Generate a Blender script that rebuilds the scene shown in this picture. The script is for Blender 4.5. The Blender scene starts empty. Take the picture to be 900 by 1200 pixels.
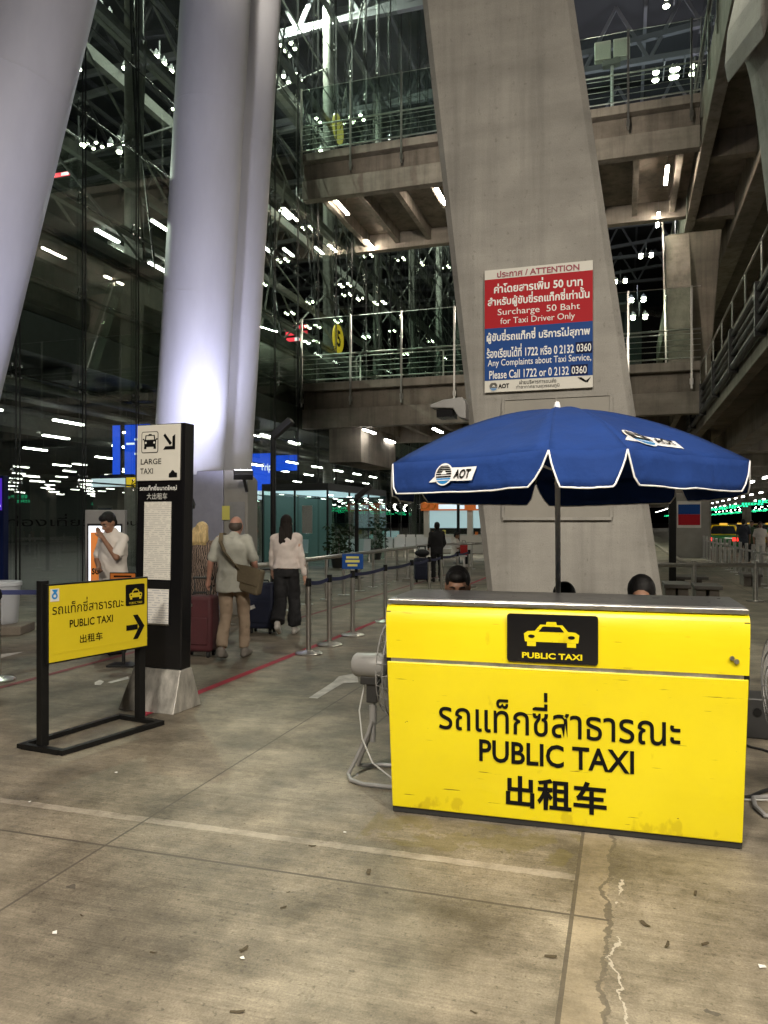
import bpy, bmesh, math, random
from mathutils import Matrix, Vector, noise
R = math.radians
rnd = random.Random(7)
SC = bpy.context.scene
COL = SC.collection

# ------------------------------------------------------------------ camera, sky, light, exposure
cd = bpy.data.cameras.new('camera')
cam = bpy.data.objects.new('camera', cd); COL.objects.link(cam)
cam.location = (0, 0, 1.6); cam.rotation_euler = (R(90), 0, 0)
cd.sensor_width = 36; cd.lens = 27; cd.shift_y = 0.01
cd.clip_start = 0.05; cd.clip_end = 2000
SC.camera = cam
world = bpy.data.worlds.new('World'); SC.world = world; world.use_nodes = True
wn = world.node_tree
sky = wn.nodes.new('ShaderNodeTexSky'); sky.sky_type = 'NISHITA'; sky.sun_disc = False
sky.sun_elevation = R(-4); sky.sun_rotation = R(200)
wn.links.new(sky.outputs[0], wn.nodes['Background'].inputs[0])
wn.nodes['Background'].inputs[1].default_value = 0.1
SC.view_settings.view_transform = 'Standard'; SC.view_settings.look = 'None'
SC.view_settings.exposure = 0.0; SC.view_settings.gamma = 1.0; SC.view_settings.use_curve_mapping = False
SC.cycles.use_denoising = True
SC.cycles.max_bounces = 7; SC.cycles.transparent_max_bounces = 24
SC.cycles.sample_clamp_indirect = 40.0
SC.cycles.caustics_reflective = False; SC.cycles.caustics_refractive = False

TH = R(17.4); S, C = math.sin(TH), math.cos(TH)          # the building's long axis lies 17.4 degrees to the right
F, H0, CX, CY = 900.0, 1.6, 450.0, 612.0

def W(u, v, z=0.0):                                        # u along the terminal, v across (right), to world
    return Vector((u*S + v*C, u*C - v*S, z))
def UV(p): return (p[0]*S + p[1]*C, p[0]*C - p[1]*S)
def at(px, py, Y): return Vector(((px-CX)/F*Y, Y, H0 + (CY-py)/F*Y))
def G(px, py): return at(px, py, F*H0/(py-CY))
def atv(px, py, v):
    k = (px-CX)/F
    return at(px, py, v/(k*C - S))
def flat(px, py, p0, rz):                                  # a pixel on the upright plane through p0 -> local (x, z)
    dx, dy = math.cos(rz), math.sin(rz); k = (px-CX)/F
    t = (k*p0[1]-p0[0])/(dx-k*dy); Y = p0[1]+dy*t
    return t, H0 + (CY-py)/F*Y

# ------------------------------------------------------------------ materials
def mat(name):
    m = bpy.data.materials.new(name); m.use_nodes = True
    return m, m.node_tree, m.node_tree.nodes['Principled BSDF']
def pbr(name, col, rough=0.5, metal=0.0, var=0.0, scale=6.0, bump=0.0, bscale=None, spec=0.5, stretch=(1, 1, 1), coat=0.0, trans=None):
    m, nt, b = mat(name); L = nt.links.new
    c4 = (*col, 1)
    b.inputs['Base Color'].default_value = c4
    b.inputs['Roughness'].default_value = rough; b.inputs['Metallic'].default_value = metal
    b.inputs['Specular IOR Level'].default_value = spec
    b.inputs['Coat Weight'].default_value = coat
    if var or bump:
        tc = nt.nodes.new('ShaderNodeTexCoord'); mp = nt.nodes.new('ShaderNodeMapping')
        mp.inputs['Scale'].default_value = stretch
        L(tc.outputs['Object'], mp.inputs[0])
    if var:
        n = nt.nodes.new('ShaderNodeTexNoise'); n.inputs['Scale'].default_value = scale; n.inputs['Detail'].default_value = 9
        n.inputs['Roughness'].default_value = 0.62
        L(mp.outputs[0], n.inputs['Vector'])
        r = nt.nodes.new('ShaderNodeValToRGB'); L(n.outputs[0], r.inputs[0])
        r.color_ramp.elements[0].position = 0.3; r.color_ramp.elements[1].position = 0.72
        r.color_ramp.elements[0].color = (*[x*(1-var) for x in col], 1)
        r.color_ramp.elements[1].color = (*[min(1, x*(1+var*0.7)) for x in col], 1)
        L(r.outputs[0], b.inputs['Base Color'])
        mr = nt.nodes.new('ShaderNodeMapRange'); mr.inputs[3].default_value = max(0, rough-0.1); mr.inputs[4].default_value = min(1, rough+0.12)
        L(n.outputs[0], mr.inputs[0]); L(mr.outputs[0], b.inputs['Roughness'])
    if bump:
        n2 = nt.nodes.new('ShaderNodeTexNoise'); n2.inputs['Scale'].default_value = bscale or scale*4; n2.inputs['Detail'].default_value = 6
        L(mp.outputs[0], n2.inputs['Vector'])
        bp = nt.nodes.new('ShaderNodeBump'); bp.inputs['Strength'].default_value = bump; bp.inputs['Distance'].default_value = 0.02
        L(n2.outputs[0], bp.inputs['Height']); L(bp.outputs[0], b.inputs['Normal'])
    return m
def emit(name, col, s):
    m, nt, b = mat(name)
    b.inputs['Base Color'].default_value = (*[x*0.5 for x in col], 1)
    b.inputs['Emission Color'].default_value = (*col, 1); b.inputs['Emission Strength'].default_value = s
    return m
def glassmat(name, tint, refl=0.08, rough=0.0):
    m = bpy.data.materials.new(name); m.use_nodes = True; nt = m.node_tree; nt.nodes.clear(); L = nt.links.new
    o = nt.nodes.new('ShaderNodeOutputMaterial'); mx = nt.nodes.new('ShaderNodeMixShader')
    t = nt.nodes.new('ShaderNodeBsdfTransparent'); t.inputs[0].default_value = (*tint, 1)
    g = nt.nodes.new('ShaderNodeBsdfGlossy'); g.inputs['Roughness'].default_value = rough
    lw = nt.nodes.new('ShaderNodeLayerWeight'); lw.inputs[0].default_value = 0.5
    pw = nt.nodes.new('ShaderNodeMath'); pw.operation = 'POWER'; pw.inputs[1].default_value = 5; L(lw.outputs['Facing'], pw.inputs[0])
    ad = nt.nodes.new('ShaderNodeMath'); ad.operation = 'MULTIPLY_ADD'; ad.inputs[1].default_value = 0.9; ad.inputs[2].default_value = refl
    L(pw.outputs[0], ad.inputs[0]); L(ad.outputs[0], mx.inputs[0]); L(t.outputs[0], mx.inputs[1]); L(g.outputs[0], mx.inputs[2]); L(mx.outputs[0], o.inputs[0])
    return m

def concrete(name, col, streak=0.5, var=0.35, pits=True, formwork=True):
    m, nt, b = mat(name); L = nt.links.new; N = nt.nodes.new
    tc = N('ShaderNodeTexCoord')
    def noi(scale, det, st):
        mp = N('ShaderNodeMapping'); mp.inputs['Scale'].default_value = st; L(tc.outputs['Object'], mp.inputs[0])
        n = N('ShaderNodeTexNoise'); n.inputs['Scale'].default_value = scale; n.inputs['Detail'].default_value = det; n.inputs['Roughness'].default_value = 0.65
        L(mp.outputs[0], n.inputs['Vector']); return n
    a = noi(.8, 10, (1, 1, 1)); s = noi(2.6, 8, (1, 1, 0.05)); f = noi(90, 3, (1, 1, 1)); h = noi(1.0, 6, (0.35, 0.35, 2.2)); p = noi(16, 5, (1, 1, .8))
    def ramp(n, lo, hi, c0, c1):
        r = N('ShaderNodeValToRGB'); L(n.outputs[0], r.inputs[0]); r.color_ramp.elements[0].position = lo; r.color_ramp.elements[1].position = hi
        r.color_ramp.elements[0].color = (*c0, 1); r.color_ramp.elements[1].color = (*c1, 1); return r
    def mul(x, y, fac=1.0):
        q = N('ShaderNodeMix'); q.data_type = 'RGBA'; q.blend_type = 'MULTIPLY'; q.inputs[0].default_value = fac
        L(x, q.inputs[6]); L(y, q.inputs[7]); return q.outputs[2]
    base = ramp(a, 0.3, 0.75, [x*(1-var) for x in col], [x*(1+var*0.55) for x in col]).outputs[0]
    base = mul(base, ramp(s, 0.36, 0.52, [1-streak*0.55]*3, [1, 1, 1]).outputs[0])
    if formwork: base = mul(base, ramp(h, 0.3, 0.62, [0.8, 0.79, 0.78], [1.03, 1.02, 1.01]).outputs[0])
    base = mul(base, ramp(f, 0.3, 0.6, [0.88]*3, [1.04]*3).outputs[0])
    base = mul(base, ramp(p, .30, .40, [0.72, .71, .7], [1, 1, 1]).outputs[0])
    L(base, b.inputs['Base Color']); b.inputs['Roughness'].default_value = 0.82; b.inputs['Specular IOR Level'].default_value = 0.3
    bp = N('ShaderNodeBump'); bp.inputs['Strength'].default_value = 0.25; bp.inputs['Distance'].default_value = 0.01
    L(f.outputs[0], bp.inputs['Height']); L(bp.outputs[0], b.inputs['Normal'])
    return m

def ground_material():
    m, nt, b = mat('worn concrete floor'); L = nt.links.new; N = nt.nodes.new
    tc = N('ShaderNodeTexCoord'); sep = N('ShaderNodeSeparateXYZ'); L(tc.outputs['Object'], sep.inputs[0])
    V, U = sep.outputs[0], sep.outputs[1]
    def noi(scale, det, st=(1, 1, 1), rough=0.6):
        mp = N('ShaderNodeMapping'); mp.inputs['Scale'].default_value = st; L(tc.outputs['Object'], mp.inputs[0])
        n = N('ShaderNodeTexNoise'); n.inputs['Scale'].default_value = scale; n.inputs['Detail'].default_value = det; n.inputs['Roughness'].default_value = rough
        L(mp.outputs[0], n.inputs['Vector']); return n.outputs[0]
    def M(op, a, c=None, d=None):
        q = N('ShaderNodeMath'); q.operation = op
        for i, x in enumerate((a, c, d)):
            if x is None: continue
            if isinstance(x, (int, float)): q.inputs[i].default_value = x
            else: L(x, q.inputs[i])
        return q.outputs[0]
    def ramp(n, lo, hi, c0, c1):
        r = N('ShaderNodeValToRGB'); L(n, r.inputs[0]); r.color_ramp.elements[0].position = lo; r.color_ramp.elements[1].position = hi
        r.color_ramp.elements[0].color = (*c0, 1); r.color_ramp.elements[1].color = (*c1, 1); return r.outputs[0]
    def mix(fac, x, y, bt='MIX'):
        q = N('ShaderNodeMix'); q.data_type = 'RGBA'; q.blend_type = bt
        if isinstance(fac, (int, float)): q.inputs[0].default_value = fac
        else: L(fac, q.inputs[0])
        for i, v in ((6, x), (7, y)):
            if isinstance(v, tuple): q.inputs[i].default_value = (*v, 1)
            else: L(v, q.inputs[i])
        return q.outputs[2]
    big = noi(0.55, 8); mid = noi(2.3, 10, rough=0.7); fine = noi(110, 5, (1, 1, 1), 0.75); streak = noi(5.5, 7, (0.35, 3.2, 1), 0.7); broom = noi(26, 3, (0.06, 3.5, 1))
    col = ramp(big, 0.3, 0.7, (0.145, 0.13, 0.108), (0.345, 0.31, 0.254))
    col = mix(1.0, col, ramp(mid, 0.3, 0.7, (0.55, 0.54, 0.52), (1.22, 1.20, 1.15)), 'MULTIPLY')
    col = mix(0.55, col, ramp(streak, 0.32, 0.66, (0.68, 0.67, 0.65), (1.2, 1.19, 1.16)), 'MULTIPLY')
    blot = noi(1.5, 12, (1, 1, 1), 0.75); col = mix(0.9, col, ramp(blot, 0.38, 0.60, (0.5, 0.48, 0.45), (1.22, 1.21, 1.18)), 'MULTIPLY')
    pore = noi(34, 5, (1, 1, 1), 0.7); col = mix(1.0, col, ramp(pore, 0.30, 0.43, (0.45, 0.44, 0.42), (1.03, 1.03, 1.03)), 'MULTIPLY')
    scuff = noi(3.4, 8, (0.5, 2.4, 1), 0.8); col = mix(1.0, col, ramp(scuff, 0.64, 0.72, (1, 1, 1), (0.7, 0.69, 0.67)), 'MULTIPLY')
    col = mix(0.42, col, ramp(broom, 0.35, 0.62, (0.66, 0.65, 0.63), (1.1, 1.1, 1.09)), 'MULTIPLY')
    col = mix(1.0, col, ramp(fine, 0.3, 0.65, (0.62, 0.61, 0.6), (1.12, 1.12, 1.12)), 'MULTIPLY')
    wob = M('MULTIPLY_ADD', noi(9, 4), 0.03, -0.015)
    Vw, Uw = M('ADD', V, wob), M('ADD', U, wob)
    def line(axis, p, w): return M('LESS_THAN', M('ABSOLUTE', M('SUBTRACT', axis, p)), w)
    def rep(axis, off, per, w):
        f = M('SUBTRACT', M('MODULO', M('ADD', M('SUBTRACT', axis, off), per*200), per), per/2)
        return M('LESS_THAN', M('ABSOLUTE', f), w)
    # stains: dark patches and specks of old gum and oil
    st = ramp(noi(1.25, 6), 0.56, 0.72, (1, 1, 1), (0.62, 0.6, 0.55)); col = mix(0.9, col, st, 'MULTIPLY')
    mossf = M('MULTIPLY', M('MULTIPLY', M('LESS_THAN', M('ABSOLUTE', M('SUBTRACT', U, 3.85)), 0.2), M('LESS_THAN', M('ABSOLUTE', M('ADD', V, .75)), .55)), M('GREATER_THAN', noi(4, 8), 0.5))
    col = mix(M('MULTIPLY', mossf, 0.45), col, (0.12, 0.1, 0.035))
    vo = N('ShaderNodeTexVoronoi'); vo.inputs['Scale'].default_value = 3.1; vo.inputs['Randomness'].default_value = 1
    mpv = N('ShaderNodeMapping'); mpv.inputs['Scale'].default_value = (1, 1.3, 1); L(tc.outputs['Object'], mpv.inputs[0])
    addv = N('ShaderNodeVectorMath'); addv.operation = 'ADD'; nv = N('ShaderNodeTexNoise'); nv.inputs['Scale'].default_value = 20; L(mpv.outputs[0], nv.inputs['Vector'])
    sc_ = N('ShaderNodeVectorMath'); sc_.operation = 'SCALE'; sc_.inputs[3].default_value = 0.09; L(nv.outputs['Color'], sc_.inputs[0])
    L(mpv.outputs[0], addv.inputs[0]); L(sc_.outputs[0], addv.inputs[1]); L(addv.outputs[0], vo.inputs['Vector'])
    sel = N('ShaderNodeSeparateColor'); L(vo.outputs['Color'], sel.inputs[0])
    rad = M('MULTIPLY', M('POWER', sel.outputs[0], 3), 0.085)
    col = mix(M('MULTIPLY', M('LESS_THAN', vo.outputs['Distance'], rad), 0.72), col, (0.045, 0.04, 0.035))
    # sandy strip, repair band, joints
    eg = M('ADD', Vw, M('MULTIPLY_ADD', noi(22, 6), 0.05, -0.025)); strip = M('MULTIPLY', M('GREATER_THAN', eg, -0.21), M('LESS_THAN', eg, -0.065))
    col = mix(M('MULTIPLY', strip, M('MULTIPLY_ADD', blot, 1.2, -0.3)), col, (0.36, 0.29, 0.19))
    band = M('MULTIPLY', line(Uw, 3.56, 0.032), M('LESS_THAN', V, -0.21))
    col = mix(M('MULTIPLY', band, M('MULTIPLY_ADD', blot, 1.9, -0.62)), col, (0.46, 0.41, 0.34))
    joint = M('MAXIMUM', M('MAXIMUM', line(V, -2.455, 0.0065), line(V, -0.205, 0.0085)), M('MULTIPLY', line(U, 3.215, 0.008), M('LESS_THAN', V, -0.06)))
    joint = M('MAXIMUM', joint, M('MULTIPLY', M('GREATER_THAN', U, 5.6), M('MAXIMUM', rep(U, 0.9, 5.1, 0.01), rep(V, 0.42, 4.6, 0.01))))
    col = mix(M('MULTIPLY', joint, 0.8), col, (0.06, 0.05, 0.04))
    cw = M('ADD', V, M('MULTIPLY_ADD', noi(3.2, 7), 0.3, -0.15))
    crack = M('MULTIPLY', M('LESS_THAN', M('ABSOLUTE', M('ADD', cw, 0.03)), M('MULTIPLY_ADD', noi(30, 5), 0.034, -0.0105)), M('MULTIPLY', M('LESS_THAN', U, 3.6), M('GREATER_THAN', noi(2.6, 5), 0.46)))
    col = mix(M('MULTIPLY', crack, 0.75), col, (0.44, 0.40, 0.33))
    crack2 = M('LESS_THAN', M('ABSOLUTE', M('ADD', M('ADD', V, M('MULTIPLY_ADD', noi(4.5, 8), 0.2, -0.1)), 0.07)), M('MULTIPLY_ADD', noi(26, 5), 0.05, -0.014))
    col = mix(M('MULTIPLY', crack2, 0.75), col, (0.085, 0.072, 0.055))
    L(col, b.inputs['Base Color'])
    rg = N('ShaderNodeMapRange'); rg.inputs[3].default_value = 0.42; rg.inputs[4].default_value = 0.78; L(mid, rg.inputs[0]); L(rg.outputs[0], b.inputs['Roughness'])
    b.inputs['Specular IOR Level'].default_value = 0.45
    hgt = M('SUBTRACT', M('ADD', M('MULTIPLY', fine, 0.35), M('MULTIPLY', broom, 0.5)), M('MULTIPLY', joint, 1.5))
    bp = N('ShaderNodeBump'); bp.inputs['Strength'].default_value = 0.32; bp.inputs['Distance'].default_value = 0.012
    L(hgt, bp.inputs['Height']); L(bp.outputs[0], b.inputs['Normal'])
    return m

def stripes(name, paper, ink, scale, cut=0.62, gap=0.45):
    """printed lines too small to read"""
    m, nt, b = mat(name); L = nt.links.new; N = nt.nodes.new
    tc = N('ShaderNodeTexCoord'); sep = N('ShaderNodeSeparateXYZ'); L(tc.outputs['Object'], sep.inputs[0])
    w = N('ShaderNodeMath'); w.operation = 'MULTIPLY'; w.inputs[1].default_value = scale; L(sep.outputs[2], w.inputs[0])
    fr = N('ShaderNodeMath'); fr.operation = 'FRACT'; L(w.outputs[0], fr.inputs[0])
    gt = N('ShaderNodeMath'); gt.operation = 'GREATER_THAN'; gt.inputs[1].default_value = cut; L(fr.outputs[0], gt.inputs[0])
    mp = N('ShaderNodeMapping'); mp.inputs['Scale'].default_value = (28, 1, scale*0.5); L(tc.outputs['Object'], mp.inputs[0])
    n = N('ShaderNodeTexNoise'); n.inputs['Scale'].default_value = 1; n.inputs['Detail'].default_value = 2; L(mp.outputs[0], n.inputs['Vector'])
    g2 = N('ShaderNodeMath'); g2.operation = 'GREATER_THAN'; g2.inputs[1].default_value = gap; L(n.outputs[0], g2.inputs[0])
    mu = N('ShaderNodeMath'); mu.operation = 'MULTIPLY'; L(gt.outputs[0], mu.inputs[0]); L(g2.outputs[0], mu.inputs[1])
    mx = N('ShaderNodeMix'); mx.data_type = 'RGBA'; L(mu.outputs[0], mx.inputs[0]); mx.inputs[6].default_value = (*paper, 1); mx.inputs[7].default_value = (*ink, 1)
    L(mx.outputs[2], b.inputs['Base Color']); b.inputs['Roughness'].default_value = 0.6
    return m

def yellow_panel():
    m, nt, b = mat('yellow panel vinyl'); L = nt.links.new; N = nt.nodes.new
    tc = N('ShaderNodeTexCoord')
    def noi(scale, det, st=(1, 1, 1)):
        mp = N('ShaderNodeMapping'); mp.inputs['Scale'].default_value = st; L(tc.outputs['Object'], mp.inputs[0])
        n = N('ShaderNodeTexNoise'); n.inputs['Scale'].default_value = scale; n.inputs['Detail'].default_value = det; L(mp.outputs[0], n.inputs['Vector']); return n.outputs[0]
    def ramp(n, lo, hi, c0, c1):
        r = N('ShaderNodeValToRGB'); L(n, r.inputs[0]); r.color_ramp.elements[0].position = lo; r.color_ramp.elements[1].position = hi
        r.color_ramp.elements[0].color = (*c0, 1); r.color_ramp.elements[1].color = (*c1, 1); return r.outputs[0]
    def mul(x, y):
        q = N('ShaderNodeMix'); q.data_type = 'RGBA'; q.blend_type = 'MULTIPLY'; q.inputs[0].default_value = 1; L(x, q.inputs[6]); L(y, q.inputs[7]); return q.outputs[2]
    base = ramp(noi(1.3, 6), 0.3, 0.7, (0.60, 0.49, 0.004), (0.69, 0.575, 0.008))
    scr = ramp(noi(5, 5, (0.9, 1, 16)), 0.685, 0.71, (1, 1, 1), (0.3, 0.27, 0.27))
    dirt = ramp(noi(7, 8, (1.5, 1, 0.8)), 0.68, 0.8, (1, 1, 1), (0.6, 0.56, 0.5))
    sp = N('ShaderNodeSeparateXYZ'); L(tc.outputs['Object'], sp.inputs[0])
    mr = N('ShaderNodeMapRange'); mr.inputs[1].default_value = 0.0; mr.inputs[2].default_value = .3; mr.inputs[3].default_value = .14; mr.inputs[4].default_value = -.06; L(sp.outputs[2], mr.inputs[0])
    ad = N('ShaderNodeMath'); ad.operation = 'ADD'; L(noi(9, 9, (1, 1, .7)), ad.inputs[0]); L(mr.outputs[0], ad.inputs[1])
    grime = ramp(ad.outputs[0], 0.66, 0.72, (1, 1, 1), (0.80, 0.77, 0.72))
    chips = ramp(noi(26, 4, (1, 1, 1.4)), 0.745, 0.76, (1, 1, 1), (0.2, 0.18, 0.18))
    L(mul(mul(mul(mul(base, scr), dirt), grime), chips), b.inputs['Base Color'])
    b.inputs['Roughness'].default_value = 0.33; b.inputs['Coat Weight'].default_value = 0.25
    bp = N('ShaderNodeBump'); bp.inputs['Strength'].default_value = 0.12; bp.inputs['Distance'].default_value = 0.03
    L(noi(3.0, 3, (0.5, 1, 2.4)), bp.inputs['Height']); L(bp.outputs[0], b.inputs['Normal'])
    return m

MT = {}
def mk(k, *a, **kw): MT[k] = pbr(k, *a, **kw)
MT['ground'] = ground_material()
MT['pillar'] = concrete('pillar concrete', (0.37, 0.358, 0.332), 0.42, 0.3)
MT['bridge_conc'] = concrete('bridge concrete', (0.34, 0.30, 0.255), 0.5, 0.35)
MT['road_conc'] = concrete('roadway concrete', (0.27, 0.235, 0.195), 0.55, 0.35)
MT['yellow'] = yellow_panel()
mk('sign_yellow', (0.60, 0.47, 0.012), 0.42, var=0.06, scale=4)
mk('black', (0.006, 0.006, 0.006), 0.45, spec=.3)
mk('black_gloss', (0.006, 0.006, 0.007), 0.18)
mk('black_ink', (0.004, 0.004, 0.004), 0.7, spec=.12)
mk('white_ink', (0.8, 0.8, 0.78), 0.5)
mk('grey_ink', (0.5, 0.5, 0.48), 0.6)
mk('maroon_ink', (0.28, 0.02, 0.05), 0.5)
mk('counter', (0.06, 0.06, 0.062), 0.3, var=0.3, scale=14)
mk('steel', (0.55, 0.53, 0.5), 0.3, 1.0, var=0.15, scale=20)
mk('steel_worn', (0.62, 0.60, 0.56), 0.38, 1.0, var=0.4, scale=9, stretch=(1, 1, 0.3))
mk('base_plate', (0.5, 0.48, 0.44), 0.5, 0.55, var=0.45, scale=11, stretch=(1.4, 1.4, 0.5))
mk('grey_paint', (0.25, 0.245, 0.24), 0.42, var=0.15)
mk('dark_steel', (0.05, 0.05, 0.05), 0.5, 0.6)
mk('mullion', (0.012, 0.012, 0.012), 0.45)
mk('bolt', (0.7, 0.7, 0.68), 0.2, 1.0)
mk('white_column', (0.52, 0.52, 0.55), 0.5, var=0.14, scale=.9, stretch=(1, 1, .3), bump=0.03, bscale=8)
mk('pole_silver', (0.8, 0.8, 0.82), 0.3, 0.0)
mk('lilac_base', (0.30, 0.30, 0.36), 0.6, var=0.12)
mk('umbrella', (0.012, 0.038, 0.165), 0.85, var=0.16, scale=4, bump=0.9, bscale=6, spec=.15)
mk('piping', (0.75, 0.75, 0.76), 0.6)
mk('sky_blue_ink', (0.02, 0.2, 0.5), 0.5)
mk('red_ink', (0.40, 0.004, 0.012), 0.6, spec=.25)
mk('blue_ink', (0.003, 0.052, 0.24), 0.6, spec=.25)
mk('navy_ink', (0.002, 0.007, 0.05), 0.6, spec=.15)
mk('panel_white', (0.62, 0.60, 0.54), 0.45, var=0.05)
mk('belt_navy', (0.008, 0.012, 0.06), 0.7)
mk('skin_pale', (0.52, 0.30, 0.22), 0.5, var=0.1)
mk('skin_red', (0.42, 0.22, 0.165), 0.5, var=0.12)
mk('skin_tan', (0.27, 0.14, 0.085), 0.5, var=0.1)
mk('hair_black', (0.006, 0.005, 0.005), 0.6, var=0.5, scale=60, bump=0.25, bscale=120, stretch=(1, 1, 0.12), spec=.3)
mk('hair_brown', (0.012, 0.008, 0.006), 0.75, var=0.5, scale=60, bump=0.25, bscale=120, stretch=(1, 1, 0.12), spec=.3)
mk('hair_blonde', (0.62, 0.46, 0.22), 0.5, var=0.45, scale=70, bump=0.6, bscale=90, stretch=(1, 1, 0.1))
mk('hair_grey', (0.06, 0.045, 0.035), 0.6, var=0.4, scale=80)
mk('shirt_sage', (0.42, 0.42, 0.37), 0.85, var=0.1, scale=5, bump=0.5, bscale=9)
mk('shirt_white', (0.68, 0.63, 0.58), 0.85, var=0.08, scale=5, bump=0.5, bscale=10)
mk('shirt_blush', (0.68, 0.60, 0.56), 0.8, var=0.08, scale=5, bump=0.4, bscale=10)
mk('trouser_khaki', (0.33, 0.25, 0.18), 0.85, var=0.14, scale=5, bump=0.5, bscale=8)
mk('cloth_black', (0.01, 0.01, 0.012), 0.85, bump=0.4, bscale=8)
mk('cloth_dark', (0.025, 0.028, 0.04), 0.85, bump=0.4, bscale=8)
mk('cloth_red', (0.5, 0.03, 0.03), 0.8)
mk('bag_olive', (0.15, 0.12, 0.075), 0.85, var=0.15, bump=0.3, bscale=30)
mk('case_maroon', (0.06, 0.01, 0.014), 0.7, var=0.2, bump=0.15, bscale=60)
mk('case_navy', (0.008, 0.012, 0.035), 0.7, var=0.2, bump=0.15, bscale=60)
mk('case_black', (0.008, 0.009, 0.012), 0.7)
mk('rubber', (0.012, 0.012, 0.012), 0.7)
mk('shoe_grey', (0.2, 0.18, 0.16), 0.8)
mk('shoe_white', (0.6, 0.57, 0.53), 0.7)
mk('eye_dark', (0.01, 0.008, 0.008), 0.15)
mk('eye_white', (0.3, 0.27, 0.25), 0.4)
mk('lip', (0.3, 0.12, 0.1), 0.5)
mk('orange', (0.75, 0.22, 0.03), 0.45)
mk('bench_top', (0.10, 0.09, 0.08), 0.6, var=0.3)
mk('bench_leg', (0.16, 0.14, 0.12), 0.8, var=0.3)
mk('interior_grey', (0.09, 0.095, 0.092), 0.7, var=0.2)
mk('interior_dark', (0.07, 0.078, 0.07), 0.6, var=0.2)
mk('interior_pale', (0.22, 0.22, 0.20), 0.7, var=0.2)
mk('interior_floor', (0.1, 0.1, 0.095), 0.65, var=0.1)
mk('spandrel', (0.015, 0.018, 0.013), 0.25)
mk('truss', (0.20, 0.20, 0.22), 0.5)
mk('roof_skin', (0.045, 0.045, 0.05), 0.6)
mk('seat_white', (0.6, 0.6, 0.58), 0.45)
mk('kiosk_white', (0.55, 0.53, 0.48), 0.6)
mk('car_green', (0.02, 0.16, 0.05), 0.25, coat=0.6)
mk('car_yellow', (0.65, 0.42, 0.01), 0.25, coat=0.6)
mk('car_glass', (0.01, 0.012, 0.014), 0.06)
mk('clear_plastic', (0.75, 0.77, 0.82), 0.3)
MT['clear_plastic'].node_tree.nodes['Principled BSDF'].inputs['Alpha'].default_value = .5
mk('leaf_dry', (0.06, 0.045, 0.025), 0.8)
mk('paper_scrap', (0.6, 0.6, 0.58), 0.8)
mk('plant', (0.02, 0.045, 0.015), 0.6)
mk('red_paint', (0.33, 0.022, 0.045), 0.7, var=0.35, scale=7)
mk('red_paint_faded', (0.20, 0.055, 0.06), 0.75, var=0.45, scale=6)
mk('white_paint', (0.58, 0.56, 0.52), 0.7, var=0.4, scale=8)
mk('hatch', (0.27, 0.255, 0.225), 0.6, var=0.12, scale=3)
mk('note_yellow', (0.6, 0.55, 0.12), 0.6)
MT['paper_print'] = stripes('printed notice', (0.60, 0.58, 0.53), (0.40, 0.39, 0.37), 62)
MT['paper_print2'] = stripes('printed leaflet', (0.64, 0.62, 0.58), (0.40, 0.40, 0.42), 48)
MT['glass'] = glassmat('facade glass', (0.86, 0.91, 0.87), 0.085)
MT['rail_glass'] = glassmat('railing glass', (0.84, 0.90, 0.87), 0.03)
MT['thin_glass'] = glassmat('booth glass', (0.85, 0.95, 0.92), 0.02)
MT['tube'] = emit('fluorescent tube', (1.0, 0.98, 0.92), 40)
MT['tube_warm'] = emit('warm fluorescent tube', (1.0, 0.88, 0.72), 150)
MT['tube_mirrored'] = emit('mirrored tube stand-in', (1.0, .97, .9), 7)
MT['tube_far'] = emit('far fluorescent tube', (1.0, 0.97, 0.9), 24)
MT['flood'] = emit('floodlight lens', (0.95, 1.0, 0.72), 45)
MT['flood_blue'] = emit('cool uplight lens', (0.86, 0.88, 1.0), 30)
MT['led_green'] = emit('green led', (0.03, 1.0, 0.42), 2.2)
MT['led_red'] = emit('red led', (1.0, 0.05, 0.08), 1.6)
MT['led_white'] = emit('white sign light', (0.9, 0.95, 1.0), 1.3)
MT['scr_blue'] = emit('blue screen', (0.008, 0.10, 0.95), 0.85)
MT['scr_purple'] = emit('purple screen', (0.10, 0.03, 0.65), 0.6)
MT['scr_white'] = emit('white screen', (0.75, 0.9, 1.0), 0.9)
MT['glow_teal'] = emit('teal glowing wall', (0.12, 0.2, 0.18), 0.15)
MT['scr_yellow'] = emit('yellow lit sign', (1.0, 0.65, 0.02), 0.8)
MT['scr_yellow_dim'] = emit('pale yellow lit sign', (0.9, 0.75, 0.15), 0.7)
MT['scr_orange'] = emit('orange lit screen', (0.9, 0.27, 0.05), 0.45)
MT['shop_lit'] = emit('lit shop window', (0.55, 0.80, 0.84), 0.5)
MT['shop_orange'] = emit('lit orange sign', (0.85, 0.2, 0.03), 0.28)
MT['tail'] = emit('red tail lamp', (1.0, 0.03, 0.02), 3.0)
MT['amber'] = emit('amber lamp', (1.0, 0.6, 0.08), .8)

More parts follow.
